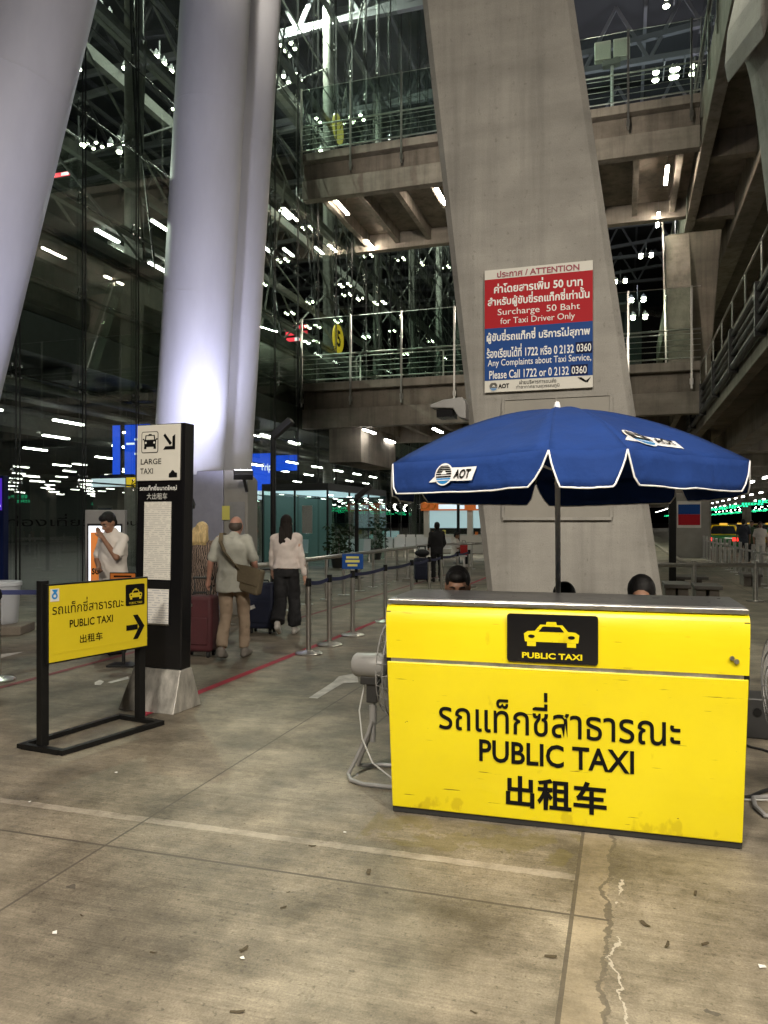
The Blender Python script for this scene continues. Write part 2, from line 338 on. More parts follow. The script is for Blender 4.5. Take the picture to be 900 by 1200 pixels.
# ------------------------------------------------------------------ mesh building
class MB:
    def __init__(s): s.v = []; s.f = []; s.mi = []; s.T = None
    def add(s, vs, fs, m=0):
        o = len(s.v)
        if s.T is not None: vs = [s.T @ Vector(p) for p in vs]
        s.v += [tuple(p) for p in vs]; s.f += [[i+o for i in f] for f in fs]; s.mi += [m]*len(fs); return s
    def box(s, x0, x1, y0, y1, z0, z1, m=0):
        vs = [(x, y, z) for z in (z0, z1) for y in (y0, y1) for x in (x0, x1)]
        return s.add(vs, [(0, 2, 3, 1), (4, 5, 7, 6), (0, 1, 5, 4), (2, 6, 7, 3), (0, 4, 6, 2), (1, 3, 7, 5)], m)
    def cyl(s, p0, p1, r0, r1=None, n=12, m=0, caps=True):
        r1 = r0 if r1 is None else r1
        return s.tube([p0, p1], [r0, r1], n, m, caps)
    def tube(s, pts, r, n=8, m=0, caps=True, closed=False):
        pts = [Vector(p) for p in pts]; k = len(pts)
        rs = list(r) if isinstance(r, (list, tuple)) else [r]*k
        vs = []; fs = []; prev = None
        for i, p in enumerate(pts):
            if closed: t = pts[(i+1) % k]-pts[i-1]
            else: t = pts[min(i+1, k-1)]-pts[max(i-1, 0)]
            t.normalize()
            if prev is None: a = t.cross(Vector((0, 0, 1))); a = a if a.length > 1e-3 else t.cross(Vector((1, 0, 0)))
            else: a = prev - t*prev.dot(t)
            a.normalize(); prev = a; b = t.cross(a)
            vs += [p + (a*math.cos(2*math.pi*j/n) + b*math.sin(2*math.pi*j/n))*rs[i] for j in range(n)]
        for i in range(k if closed else k-1):
            q = (i+1) % k
            for j in range(n): fs.append((i*n+j, i*n+(j+1) % n, q*n+(j+1) % n, q*n+j))
        if caps and not closed: fs += [tuple(reversed(range(n))), tuple(range((k-1)*n, k*n))]
        return s.add(vs, fs, m)
    def bar(s, p0, p1, w, h, m=0):                         # rectangular bar between two points, h measured upwards
        p0, p1 = Vector(p0), Vector(p1); t = (p1-p0).normalized(); up = Vector((0, 0, 1))
        a = t.cross(up); a = a.normalized() if a.length > 1e-3 else Vector((1, 0, 0)); b = a.cross(t)
        vs = [p + a*(w/2*i) + b*(h/2*j) for p in (p0, p1) for i, j in ((-1, -1), (1, -1), (1, 1), (-1, 1))]
        return s.add(vs, [(3, 2, 1, 0), (4, 5, 6, 7), (0, 1, 5, 4), (1, 2, 6, 5), (2, 3, 7, 6), (3, 0, 4, 7)], m)
    def prism(s, poly, y0, y1, m=0):                       # polygon in x,z extruded along y
        n = len(poly); vs = [(x, y0, z) for x, z in poly]+[(x, y1, z) for x, z in poly]
        fs = [tuple(range(n)), tuple(reversed(range(n, 2*n)))]+[(i, i+n, (i+1) % n+n, (i+1) % n) for i in range(n)]
        return s.add(vs, fs, m)
    def prism_x(s, poly, x0, x1, m=0):                     # polygon in y,z extruded along x
        n = len(poly); vs = [(x0, y, z) for y, z in poly]+[(x1, y, z) for y, z in poly]
        fs = [tuple(range(n)), tuple(reversed(range(n, 2*n)))]+[(i, i+n, (i+1) % n+n, (i+1) % n) for i in range(n)]
        return s.add(vs, fs, m)
    def lathe(s, prof, cx=0, cy=0, n=20, m=0):
        vs = []; fs = []; k = len(prof)
        for r, z in prof: vs += [(cx+r*math.cos(2*math.pi*j/n), cy+r*math.sin(2*math.pi*j/n), z) for j in range(n)]
        for i in range(k-1):
            for j in range(n): fs.append((i*n+j, i*n+(j+1) % n, (i+1)*n+(j+1) % n, (i+1)*n+j))
        fs += [tuple(reversed(range(n))), tuple(range((k-1)*n, k*n))]
        return s.add(vs, fs, m)
    def ell(s, c, rx, ry, rz, n=16, m=0, rot=None):
        vs = []; fs = []; k = n//2; c = Vector(c)
        for i in range(k+1):
            a = math.pi*i/k
            for j in range(n):
                b = 2*math.pi*j/n; p = Vector((rx*math.sin(a)*math.cos(b), ry*math.sin(a)*math.sin(b), rz*math.cos(a)))
                if rot: p = rot @ p
                vs.append(c+p)
        for i in range(k):
            for j in range(n): fs.append((i*n+j, (i+1)*n+j, (i+1)*n+(j+1) % n, i*n+(j+1) % n))
        return s.add(vs, fs, m)
    def loft(s, rings, n=20, m=0):                         # rings (cx, cy, cz, rx, ry)
        vs = []; fs = []; k = len(rings)
        for cx, cy, cz, rx, ry in rings: vs += [(cx+rx*math.cos(2*math.pi*j/n), cy+ry*math.sin(2*math.pi*j/n), cz) for j in range(n)]
        for i in range(k-1):
            for j in range(n): fs.append((i*n+j, i*n+(j+1) % n, (i+1)*n+(j+1) % n, (i+1)*n+j))
        fs += [tuple(reversed(range(n))), tuple(range((k-1)*n, k*n))]
        return s.add(vs, fs, m)
    def build(s, name, mats, parent=None, smooth=True, bevel=0.0, seg=2, recalc=True, ang=40):
        me = bpy.data.meshes.new(name); me.from_pydata(s.v, [], s.f)
        for m in (mats if isinstance(mats, (list, tuple)) else [mats]): me.materials.append(MT[m] if isinstance(m, str) else m)
        me.polygons.foreach_set('material_index', s.mi)
        if recalc:
            bm = bmesh.new(); bm.from_mesh(me); bmesh.ops.recalc_face_normals(bm, faces=bm.faces); bm.to_mesh(me); bm.free()
        if smooth:
            me.polygons.foreach_set('use_smooth', [True]*len(me.polygons)); me.set_sharp_from_angle(angle=R(ang))
        o = bpy.data.objects.new(name, me); COL.objects.link(o)
        if parent: o.parent = parent
        if bevel:
            md = o.modifiers.new('bevel', 'BEVEL'); md.width = bevel; md.segments = seg; md.limit_method = 'ANGLE'; md.angle_limit = R(40)
        return o

def tag(o, label, cat, group=None, kind=None):
    if label: o['label'] = label
    if cat: o['category'] = cat
    if group: o['group'] = group
    if kind: o['kind'] = kind
    return o
def T(name, label, cat, loc=(0, 0, 0), rz=0.0, group=None):
    o = bpy.data.objects.new(name, None); COL.objects.link(o); o.location = loc; o.rotation_euler = (0, 0, rz)
    o.empty_display_size = 0.1
    return tag(o, label, cat, group)
def copy_tree(o, parent=None, loc=None, rz=None, label=None):
    c = o.copy(); COL.objects.link(c)
    if parent: c.parent = parent
    if loc is not None: c.location = loc
    if rz is not None: c.rotation_euler = (0, 0, rz)
    if label: c['label'] = label
    for ch in list(o.children): copy_tree(ch, c)
    return c
def structure(o): o['kind'] = 'structure'; return o
TMP = bpy.data.scenes.new('bench_scene')                     # a scratch scene for baking modifiers and lettering, removed at the end
def baked(o):
    vl = TMP.view_layers[0]; TMP.collection.objects.link(o); vl.update()
    me = bpy.data.meshes.new_from_object(o.evaluated_get(vl.depsgraph))
    TMP.collection.objects.unlink(o); return me
def bake(o):
    t = bpy.data.objects.new('t', o.data)
    for m in o.modifiers:
        q = t.modifiers.new(m.name, m.type)
        if m.type == 'REMESH': q.mode = m.mode; q.voxel_size = m.voxel_size; q.use_smooth_shade = True
        else: q.iterations = m.iterations; q.factor = m.factor
    me = baked(t); old = o.data; bpy.data.objects.remove(t)
    o.modifiers.clear(); me.name = old.name; o.data = me
    return o
def remesh(o, vox, smooth=3, disp=None):
    m = o.modifiers.new('r', 'REMESH'); m.mode = 'VOXEL'; m.voxel_size = vox; m.use_smooth_shade = True
    s = o.modifiers.new('s', 'SMOOTH'); s.iterations = smooth; s.factor = 0.5
    mats = list(o.data.materials)
    bake(o)
    if not o.data.materials:
        for q in mats: o.data.materials.append(q)
    o.data.polygons.foreach_set('use_smooth', [True]*len(o.data.polygons))
    return o

# ------------------------------------------------------------------ lettering
UPPER = 'ัิีึืํ'; TONE = '่้๊๋์็'
_tx = {}
def text_geo(s, bold=0.0):
    key = (s, bold)
    if key in _tx: return _tx[key]
    cu = bpy.data.curves.new('t', 'FONT'); cu.body = s; cu.offset = bold; cu.resolution_u = 3
    cu.materials.append(MT['black_ink']); cu.materials.append(MT['white_ink'])
    o = bpy.data.objects.new('t', cu)
    for i, ch in enumerate(s):
        if ch in TONE and i and s[i-1] in UPPER: cu.body_format[i].material_index = 1
    me = baked(o)
    up = set()
    for p in me.polygons:
        if p.material_index == 1: up.update(p.vertices)
    vs = [[v.co.x, v.co.y + (0.225 if v.index in up else 0)] for v in me.vertices]
    fs = [list(p.vertices) for p in me.polygons]
    bpy.data.objects.remove(o); bpy.data.meshes.remove(me); bpy.data.curves.remove(cu)
    x0, x1 = min(v[0] for v in vs), max(v[0] for v in vs); y0, y1 = min(v[1] for v in vs), max(v[1] for v in vs)
    vs = [((x-x0)/(x1-x0), (y-y0)/(y1-y0)) for x, y in vs]
    _tx[key] = (vs, fs, (x1-x0)/(y1-y0)); return _tx[key]
def txt(parent, s, m, x0, x1, z0, z1, y=-0.004, bold=0.0, name='lettering', fn=None, shear=0.0):
    vs, fs, _ = text_geo(s, bold)
    fn = fn or (lambda a, b: (a, y, b))
    b = MB(); b.add([fn(x0+(x1-x0)*p+shear*q*(z1-z0), z0+(z1-z0)*q) for p, q in vs], fs)
    return b.build(name, m, parent, smooth=False, recalc=False)
def poly2(b, pts, m=0, fn=None, y=-0.004):
    fn = fn or (lambda a, c: (a, y, c))
    b.add([fn(*p) for p in pts], [tuple(range(len(pts)))], m)
def rrect(x0, x1, z0, z1, r, n=5):
    out = []
    for cx, cz, a0 in ((x1-r, z0+r, -90), (x1-r, z1-r, 0), (x0+r, z1-r, 90), (x0+r, z0+r, 180)):
        out += [(cx+r*math.cos(R(a0+90*i/n)), cz+r*math.sin(R(a0+90*i/n))) for i in range(n+1)]
    return out
def disc(cx, cz, r, n=20, sx=1.0): return [(cx+r*sx*math.cos(2*math.pi*i/n), cz+r*math.sin(2*math.pi*i/n)) for i in range(n)]
def taxi_icon(b, x0, x1, z0, z1, m, hole, y=-0.004):
    """front view of a taxi: body, roof lamp, windscreen, headlamps, wheels"""
    f = lambda p, q: (x0+(x1-x0)*p, z0+(z1-z0)*q)
    P = lambda pts, mm, yy: poly2(b, [f(*p) for p in pts], mm, y=yy)
    P([(0.02, .18), (0.98, .18), (1, .5), (.93, .60), (.80, .62), (.70, .88), (.30, .88), (.20, .62), (.07, .60), (0, .5)], m, y)
    P([(.40, .885), (.60, .885), (.585, 1.0), (.415, 1.0)], m, y)
    P([(.06, .175), (.22, .175), (.22, .0), (.06, .0)], m, y); P([(.78, .175), (.94, .175), (.94, .0), (.78, .0)], m, y)
    P([(.27, .60), (.73, .60), (.655, .81), (.345, .81)], hole, y-0.002)
    for cx in (.14, .86): P(disc(cx, .40, .07, 14, 0.9), hole, y-0.002)
def sign_arrow(b, x0, x1, z0, z1, m, y=-0.004):
    f = lambda p, q: (x0+(x1-x0)*p, y, z0+(z1-z0)*q)
    b.add([f(*p) for p in ((0, .39), (.62, .39), (.62, .61), (0, .61))], [(0, 1, 2, 3)], m)
    b.add([f(*p) for p in ((.36, 1), (.63, 1), (1, .5), (.63, 0), (.36, 0), (.70, .5))], [(0, 1, 2, 5), (5, 2, 3, 4)], m)
def roundel(b, fn, cx, cz, r, mw, mk_, mb, dz=0.0):
    """striped globe emblem"""
    f0 = lambda a, c: fn(a, c, 0.0); f1 = lambda a, c: fn(a, c, 0.002); f2 = lambda a, c: fn(a, c, 0.004)
    b.add([f0(*p) for p in disc(cx, cz, r*1.12, 28)], [tuple(range(28))], mw)
    for i, (t0, t1) in enumerate(((.80, .88), (.62, .74), (.42, .56), (.20, .36), (-.04, .12), (-.30, -.14))):
        w0, w1 = math.sqrt(1-t0*t0)*r*.95, math.sqrt(1-t1*t1)*r*.95
        b.add([f1(cx-w0, cz+t0*r), f1(cx+w0, cz+t0*r), f1(cx+w1, cz+t1*r), f1(cx-w1, cz+t1*r)], [(0, 1, 2, 3)], mk_)
    b.add([f2(cx-.32*r, cz+.0*r), f2(cx+.40*r, cz+.0*r), f2(cx+.22*r, cz+.28*r), f2(cx+.05*r, cz+.42*r), f2(cx-.18*r, cz+.25*r)], [(0, 1, 2, 3, 4)], mw)
    n = 14; arc = [(cx+r*.97*math.cos(a), cz+r*.97*math.sin(a)) for a in [math.pi+R(22)+(math.pi-R(44))*i/n for i in range(n+1)]]
    b.add([f1(*p) for p in arc], [tuple(range(n+1))], mb)
    b.add([f2(cx-.8*r, cz-.55*r), f2(cx+.8*r, cz-.55*r), f2(cx+.76*r, cz-.62*r), f2(cx-.76*r, cz-.62*r)], [(0, 1, 2, 3)], mw)

# ------------------------------------------------------------------ ground and painted markings
b = MB(); b.add([(-900, -60, 0), (900, -60, 0), (900, 1500, 0), (-900, 1500, 0)], [(0, 1, 2, 3)])
g = structure(b.build('ground', 'ground', smooth=False)); g.rotation_euler = (0, 0, -TH)
def strip_uv(name, m, pts, z=0.004):                       # flat painted polygon, points (v, u)
    b = MB(); b.add([(v, u, z) for v, u in pts], [tuple(range(len(pts)))]); o = structure(b.build(name, m, smooth=False)); o.rotation_euler = (0, 0, -TH); return o
strip_uv('red_line', 'red_paint', [(-3.86, 5.4), (-3.77, 5.4), (-3.77, 27), (-3.86, 27)])
strip_uv('red_line', 'red_paint_faded', [(-5.8, 5.6), (-5.72, 5.6), (-5.72, 10.2), (-5.8, 10.2)])
strip_uv('red_line', 'red_paint_faded', [(-5.22, 11.8), (-5.14, 11.8), (-5.14, 26), (-5.22, 26)])
def paint(name, pxs, m='white_paint', z=0.004):
    b = MB(); b.add([(*G(*p)[:2], z) for p in pxs], [tuple(range(len(pxs)))]); return structure(b.build(name, m, smooth=False))
paint('painted_arrow', [(362, 818), (372, 819), (402, 801), (420, 800), (418, 789), (397, 793), (391, 799)])
paint('painted_arrow', [(0, 772), (0, 767), (28, 764)])
paint('painted_arrow', [(111, 800), (117, 797), (122, 799), (118, 803), (111, 803)])
paint('painted_arrow', [(126, 800), (150, 793), (151, 796), (130, 801)])

# ------------------------------------------------------------------ the glazed terminal
TV = -12.7
term = T('terminal_building', 'tall dark glass fronted terminal hall running along the left', 'building', W(0, TV), -TH)
b = MB(); b.box(-0.012, 0.0, 3, 96, 0.0, 35.6); b.build('glass_wall', 'glass', term, smooth=False)
zs = [2.6+2.3*k for k in range(15)]
for k in range(-4, 37):
    u = 13.6+2.15*k
    b = MB()
    for d in (-0.055, 0.055): b.cyl((0.07, u+d, 0), (0.07, u+d, 35.5), 0.018, n=5)
    for z in zs:
        for dy in (-0.13, 0.13):
            for dz in (-0.13, 0.13):
                b.ell((0.03, u+dy, z+dz), 0.04, 0.04, 0.04, 6, 1)
                b.cyl((0.03, u+dy, z+dz), (-0.12, u, z), 0.012, n=4)
    b.build('mullion', ['mullion', 'bolt'], term)
for z in zs:
    b = MB(); b.cyl((-0.16, 3, z), (-0.16, 96, z), 0.022, n=5); b.build('transom', 'mullion', term)
b = MB(); b.box(-0.5, -0.3, 3, 96, 6.45, 8.45); b.build('spandrel', 'spandrel', term, smooth=False)
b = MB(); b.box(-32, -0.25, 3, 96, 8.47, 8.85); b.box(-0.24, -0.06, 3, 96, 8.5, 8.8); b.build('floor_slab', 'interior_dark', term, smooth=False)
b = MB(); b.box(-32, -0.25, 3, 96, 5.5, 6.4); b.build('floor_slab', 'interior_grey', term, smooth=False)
b = MB(); b.box(-32, -11, 3, 96, 13.2, 13.8); b.build('floor_slab', 'interior_grey', term, smooth=False)
b = MB(); b.box(-32, -15, 3, 96, 18.4, 19.0); b.build('floor_slab', 'interior_grey', term, smooth=False)
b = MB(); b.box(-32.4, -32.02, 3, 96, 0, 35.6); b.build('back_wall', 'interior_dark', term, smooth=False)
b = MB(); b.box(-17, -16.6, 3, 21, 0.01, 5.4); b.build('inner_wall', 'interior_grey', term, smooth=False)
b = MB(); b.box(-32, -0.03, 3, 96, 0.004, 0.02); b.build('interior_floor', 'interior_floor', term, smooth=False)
for x in (-1.6, -3.2, -4.9, -7.4):                         # ceiling pipes and ducts seen through the ground floor glass
    b = MB(); b.cyl((x, 4, 5.1-0.02*abs(x)), (x, 60, 5.1-0.02*abs(x)), 0.11, n=8); b.build('pipe', 'interior_pale', term)
b = MB(); b.box(-6.6, -5.4, 4, 60, 4.55, 5.05); b.build('duct', 'interior_pale', term, smooth=False)
for y in (9, 12.5, 16, 19.5, 23, 26.5, 30):
    b = MB(); b.box(-16, -0.6, y-.12, y+.12, 5.15, 5.48); b.build('ceiling_beam', 'interior_grey', term, smooth=False)
for k in range(-1, 7):
    u = 23.9+9.6*k
    b = MB(); b.cyl((-4.3, u, 0.02), (-4.3, u, 33), 0.34, n=18)
    b.build('column', 'interior_pale', term)
for k in range(0, 8):                                      # bow shaped cable trusses that hold the glass
    u = 19.0+4.3*k
    b = MB(); n = 12; pa = []; pb = []
    for i in range(n+1):
        z = 9+19*i/n; d = 1.0*math.sin(math.pi*i/n)
        pa.append((-0.3, u-0.25-d*0.7, z)); pb.append((-0.3-1.1*math.sin(math.pi*i/n), u+0.25+d*0.5, z))
    b.tube(pa, 0.035, 5); b.tube(pb, 0.035, 5)
    for i in range(1, n): b.cyl(pa[i], pb[i], 0.02, n=4)
    b.build('cable_truss', 'mullion', term)
for x, z, w, h in ((-1.6, 10.2, .18, .3), (-2.6, 12.4, .2, .3), (-1.6, 16.2, .18, .3), (-3.2, 17.6, .2, .4), (-1.6, 21.8, .18, .3), (-5.2, 24.5, .3, .5), (-1.6, 27.6, .18, .3), (-8, 20.5, .3, .5), (-8, 29, .4, .6)):
    b = MB(); b.box(x-w, x, 3, 96, z, z+h); b.build('edge_girder', 'interior_pale', term, smooth=False)
for k in range(9):                                         # crossed stays between the hall columns
    u = 14.3+9.6*k; b = MB()
    for z0, z1 in ((9, 15.5), (15.5, 22), (22, 29)):
        b.cyl((-4.3, u, z0), (-4.3, u+9.6, z1), .05, n=5); b.cyl((-4.3, u+9.6, z0), (-4.3, u, z1), .05, n=5)
        b.cyl((-.5, u+4.8, z0), (-4.3, u, z1), .045, n=5); b.cyl((-.5, u+4.8, z1), (-4.3, u+9.6, z0), .045, n=5)
    b.build('bracing', 'interior_pale', term)
for k in range(14):
    u = 12+6*k; b = MB()
    for z in (13.18, 18.38): b.box(-31, -11 if z < 15 else -15, u, u+.3, z-.5, z)
    b.build('slab_rib', 'interior_grey', term, smooth=False)
for k in range(10):
    b = MB(); b.box(-10.9, -10.6, 6+8*k, 6.3+8*k, 8.86, 13.19); b.build('upper_column', 'interior_pale', term, smooth=False)
for u0, u1, z, w in ((18, 30, 9.4, 2.2), (34, 46, 9.2, 2.0), (50, 60, 9.3, 2.4)):   # check-in counters and shops on the upper floor
    b = MB(); b.box(-9, -7, u0, u1, 8.86, 8.86+w); b.build('counter_block', 'interior_pale', term, smooth=False)
# roof over hall and forecourt
roof = T('roof_canopy', 'dark trussed steel roof high above the forecourt', 'roof', W(0, TV), -TH)
b = MB(); b.box(-32, 44, 8, 130, 36.0, 36.3); b.build('roof_skin', 'roof_skin', roof, smooth=False)
for k in range(-1, 9):
    u = 23.9+9.6*k; b = MB()
    b.bar((-31, u, 31.6), (43, u, 31.6), 0.35, 0.35); b.bar((-31, u, 29.4), (43, u, 35.4), 0.35, 0.35)
    for i in range(18):
        x = -31+74*i/18; xm = x+74/36; xe = x+74/18
        b.bar((x, u, 31.6), (xm, u, 35.4), 0.2, 0.2); b.bar((xm, u, 35.4), (xe, u, 31.6), 0.2, 0.2)
    b.build('roof_truss', 'truss', roof, smooth=False)
for x in range(-28, 44, 6):
    b = MB(); b.bar((x, 9, 35.0), (x, 128, 35.0), 0.22, 0.3); b.build('purlin', 'truss', roof, smooth=False)

# ------------------------------------------------------------------ two footbridges between terminal and roadway
def footbridge(label, z0, x1=15.25, down=False):
    t = T('footbridge', label, 'footbridge', W(29, TV), -TH, None)
    b = MB(); b.box(0.02, x1, 0.0, 7.2, z0+1.5, z0+1.82); b.build('deck', 'bridge_conc', t, smooth=False, bevel=.02)
    for y0, y1 in ((0.18, 0.6), (6.6, 7.02)):
        b = MB(); b.box(0.02, x1, y0, y1, z0, z0+0.78); b.build('edge_beam', 'bridge_conc', t, smooth=False, bevel=.015)
    b = MB(); b.box(0.02, x1, 0.35, 6.85, z0+0.8, z0+1.48); b.build('web', 'dark_steel' if False else 'road_conc', t, smooth=False)
    for i in range(10):
        x = 0.6+1.55*i
        b = MB(); b.box(x, x+0.22, 0.62, 6.58, z0+0.22, z0+0.79); b.build('rib', 'bridge_conc', t, smooth=False, bevel=.01)
    for y in (0.0, 7.2):
        s = -1 if y == 0 else 1
        for i in range(8):
            x = 0.1+2.12*i
            b = MB(); b.box(x-.035, x+.035, y+s*.06-.03, y+s*.06+.03, z0+0.85, z0+4.45); b.box(x-.06, x+.06, y+s*.04-.05, y+s*.04+.05, z0+1.0, z0+1.2); b.build('post', 'steel', t, smooth=False)
            if i < 7:
                b = MB(); b.box(x+.05, x+2.07, y+s*.06-.008, y+s*.06+.008, z0+1.9, z0+4.4); b.build('glass_panel', 'rail_glass', t, smooth=False)
        for zz, r in ((2.95, .035), (1.95, .03), (2.2, .012), (2.4, .012), (2.6, .012), (2.8, .012), (4.45, .012)):
            b = MB(); b.cyl((0.02, y-s*.05, z0+zz), (x1, y-s*.05, z0+zz), r, n=6); b.build('rail', 'steel', t)
    if down:
        b = MB(); b.box(0.9, 2.3, 1.0, 6.0, z0-1.35, z0+0.2); b.build('downstand', 'road_conc', t, smooth=False)
    return t
footbridge('upper concrete footbridge with glass railings high across the photo', 14.85)
footbridge('lower concrete footbridge with glass railings behind the blue umbrella', 5.45, down=True)

# ------------------------------------------------------------------ roadway structures on the right
rw = T('elevated_roadway', 'low concrete roadway deck with pipes along its edge at right', 'roadway', W(0, 0), -TH)
b = MB(); b.box(3.0, 30, 3, 230, 5.75, 6.35); b.build('deck', 'road_conc', rw, smooth=False)
b = MB(); b.box(2.72, 3.0, 3, 230, 5.1, 6.75); b.build('edge_beam', 'road_conc', rw, smooth=False, bevel=.02)
b = MB(); b.box(4.3, 5.0, 3, 230, 4.75, 5.74); b.build('beam', 'bridge_conc', rw, smooth=False, bevel=.02)
for k in range(12):
    y = 7+11*k; b = MB(); b.box(5.02, 29, y, y+.5, 5.0, 5.74); b.build('cross_beam', 'road_conc', rw, smooth=False)
for dz, r in ((6.3, .07), (6.05, .05), (5.82, .06), (5.5, .09)):
    b = MB(); b.cyl((2.60, 3, dz), (2.60, 120, dz), r, n=8); b.build('pipe', 'mullion', rw)
for k in range(20):
    b = MB(); b.box(2.5, 2.715, 5+4*k, 5.12+4*k, 5.35, 6.45); b.build('bracket', 'dark_steel', rw, smooth=False)
b = MB(); b.cyl((2.85, 3, 7.75), (2.85, 120, 7.75), .035, n=6)
for k in range(40): b.cyl((2.85, 4+2.4*k, 6.74), (2.85, 4+2.4*k, 7.75), .025, n=5)
b.build('railing', 'steel', rw)
for v, u in ((15.5, 46), (15.5, 68), (15.5, 90), (15.5, 112), (24, 57), (24, 79)):
    b = MB(); b.lathe([(.55, 0), (.55, 4.2), (.9, 5.7)], v, u, 18); b.build('pier', 'road_conc', rw)
b = MB(); q = [(-.8, 0), (.8, 0), (.8, 9.0), (1.25, 14.7), (-1.0, 14.7), (-.75, 9.0)]
b.prism([(x+2.9, z) for x, z in q], 37.2, 39.4); 
pier = T('bridge_pier', 'square concrete pier with red and blue notice behind the umbrella', 'pier', W(0, 0), -TH)
b.build('shaft', 'road_conc', pier, smooth=False, bevel=.05)
b = MB(); b.box(1.95, 3.6, 36.9, 37.18, 0, 2.9); b.build('base_casing', 'hatch', pier, smooth=False, bevel=.02)
ps = T('notice_board', 'small red and blue notice on the far concrete pier', 'sign', W(36.86, 2.75), -TH)
b = MB(); b.box(-.5, .5, 0, .04, 1.35, 2.55); b.build('panel', 'panel_white', ps, smooth=False)
b = MB(); b.box(-.46, .46, -.006, -.002, 1.96, 2.4); b.build('blue_half', 'blue_ink', ps, smooth=False)
b = MB(); b.box(-.46, .46, -.006, -.002, 1.47, 1.955); b.build('red_half', 'red_ink', ps, smooth=False)

uw = T('elevated_walkway', 'high concrete walkway with glass rail at upper right', 'walkway', W(0, 0), -TH)
b = MB(); b.box(2.6, 3.0, 6, 70, 14.9, 16.7); b.build('edge_beam', 'bridge_conc', uw, smooth=False, bevel=.02)
b = MB(); b.box(3.0, 9, 6, 70, 16.0, 16.5); b.build('deck', 'road_conc', uw, smooth=False)
for x0 in (4.6, 7.4):
    b = MB(); b.box(x0, x0+.8, 6, 70, 14.6, 15.98); b.build('beam', 'bridge_conc', uw, smooth=False, bevel=.03)
for k in range(8):
    y = 12.5+6*k
    b = MB(); b.box(3.02, 4.58, y, y+.45, 15.0, 15.98); b.build('cross_beam', 'road_conc', uw, smooth=False)
for k in range(14):
    y = 12+2.4*k
    b = MB(); b.box(2.52, 2.58, y-.03, y+.03, 15.7, 19.2); b.build('post', 'steel', uw, smooth=False)
    b = MB(); b.box(2.54, 2.556, y+.05, y+2.35, 16.75, 19.15); b.build('glass_panel', 'rail_glass', uw, smooth=False)
b = MB(); b.cyl((2.5, 12, 17.8), (2.5, 46, 17.8), .035, n=6); b.build('rail', 'steel', uw)

# leaning pylon at the right edge with its curved haunch
Yp = 12.0; pts = [(905, 300), (893, 205), (884, 130), (878, 95), (873, 76), (867, 66), (861, 68), (857, 82), (852, 100), (848, 78), (851, 40), (860, 0), (872, -60), (980, -70), (1010, 300), (1080, 560), (960, 560)]
pr = [(at(px, py, Yp).x, at(px, py, Yp).z) for px, py in pts]
pr = [p for p in pr[:-2]] + [(pr[-2][0]+.3, 0.0), (pr[-1][0]+.4, 0.0)]
b = MB(); b.prism([(x-6, z) for x, z in pr], -1.2, 0)
py_ = b.build('concrete_pylon', 'pillar', smooth=False, bevel=.04); py_.location = (6, Yp, 0); py_.rotation_euler = (0, 0, 0)
tag(py_, 'leaning concrete pylon with curved haunch at the right edge', 'pylon')
# sloping stair housing with glass rail beside the pier
sh = T('stair_flight', 'sloping concrete stair flight with glass side below the upper bridge', 'stairs', W(0, 0), -TH)
b = MB(); b.bar((2.2, 33, 6.2), (2.2, 36.5, 14.2), 1.0, 0.5); b.build('flight', 'bridge_conc', sh, smooth=False)
b = MB(); b.bar((1.65, 33, 7.0), (1.65, 36.5, 15.0), 0.03, 1.1); b.build('glass_side', 'rail_glass', sh, smooth=False)
b = MB(); b.bar((1.6, 33, 7.7), (1.6, 36.5, 15.7), 0.06, 0.06); b.build('handrail', 'steel', sh, smooth=False)

# far end of the forecourt
fe = T('far_hall', 'dim far hall closing the forecourt behind the footbridges', 'building', W(100, -12), -TH)
b = MB(); b.box(-0.5, 14, 0, .5, 5.5, 30); b.build('wall', 'interior_dark', fe, smooth=False)
for x in range(0, 14, 2):
    b = MB(); b.box(x, x+.15, -.2, 0, 0, 29); b.build('mullion', 'truss', fe, smooth=False)
b = MB(); b.box(-.5, 14, -.06, -.01, 0, 5.3); b.build('glazing', 'spandrel', fe, smooth=False)

# ------------------------------------------------------------------ central pillar
P0 = (1.19, 8.3); 
pil = T('concrete_pillar', 'massive leaning concrete pillar carrying the surcharge notice', 'pillar', (P0[0], P0[1], 0), -TH)
def pring(z, ch=.07):
    k = z
    xl = (1.2-0.106*k - 1.19)/C; w = 1.823-0.0294*k; d = 1.5-0.01*k
    return [(xl+ch, 0, z), (xl+w-ch, 0, z), (xl+w, ch, z), (xl+w, d-ch, z), (xl+w-ch, d, z), (xl+ch, d, z), (xl, d-ch, z), (xl, ch, z)]
b = MB(); zz = [0, 4, 8, 12, 16, 22]
for z in zz: b.v += pring(z)
for i in range(len(zz)-1):
    for j in range(8): b.f.append([i*8+j, i*8+(j+1) % 8, (i+1)*8+(j+1) % 8, (i+1)*8+j]); b.mi.append(0)
b.f += [list(reversed(range(8))), list(range(len(zz)*8-8, len(zz)*8))]; b.mi += [0, 0]
b.build('shaft', 'pillar', pil, smooth=False)
fp = lambda px, py: flat(px, py, P0, -TH)
x0, z1 = fp(590, 470); x1, z0 = fp(717, 606)
b = MB(); b.box(x0, x1, -.03, 0.0, z0-.02, z1+.02); b.build('access_hatch', 'hatch', pil, smooth=False, bevel=.006)
b = MB()
for q in ((x0, x1, z0-.03, z0), (x0, x1, z1, z1+.03), (x0-.01, x0+.02, z0, z1), (x1-.02, x1+.01, z0, z1), ((x0+x1)/2-.01, (x0+x1)/2+.01, z0, z1)): b.box(q[0], q[1], -.045, -.031, q[2], q[3])
b.build('hatch_frame', 'pillar', pil, smooth=False)
x, z = fp(500, 478); 
fl = T('floodlight', 'unlit grey floodlight bracketed to the left face of the pillar', 'floodlight', at(528, 481, 8.5), -TH)
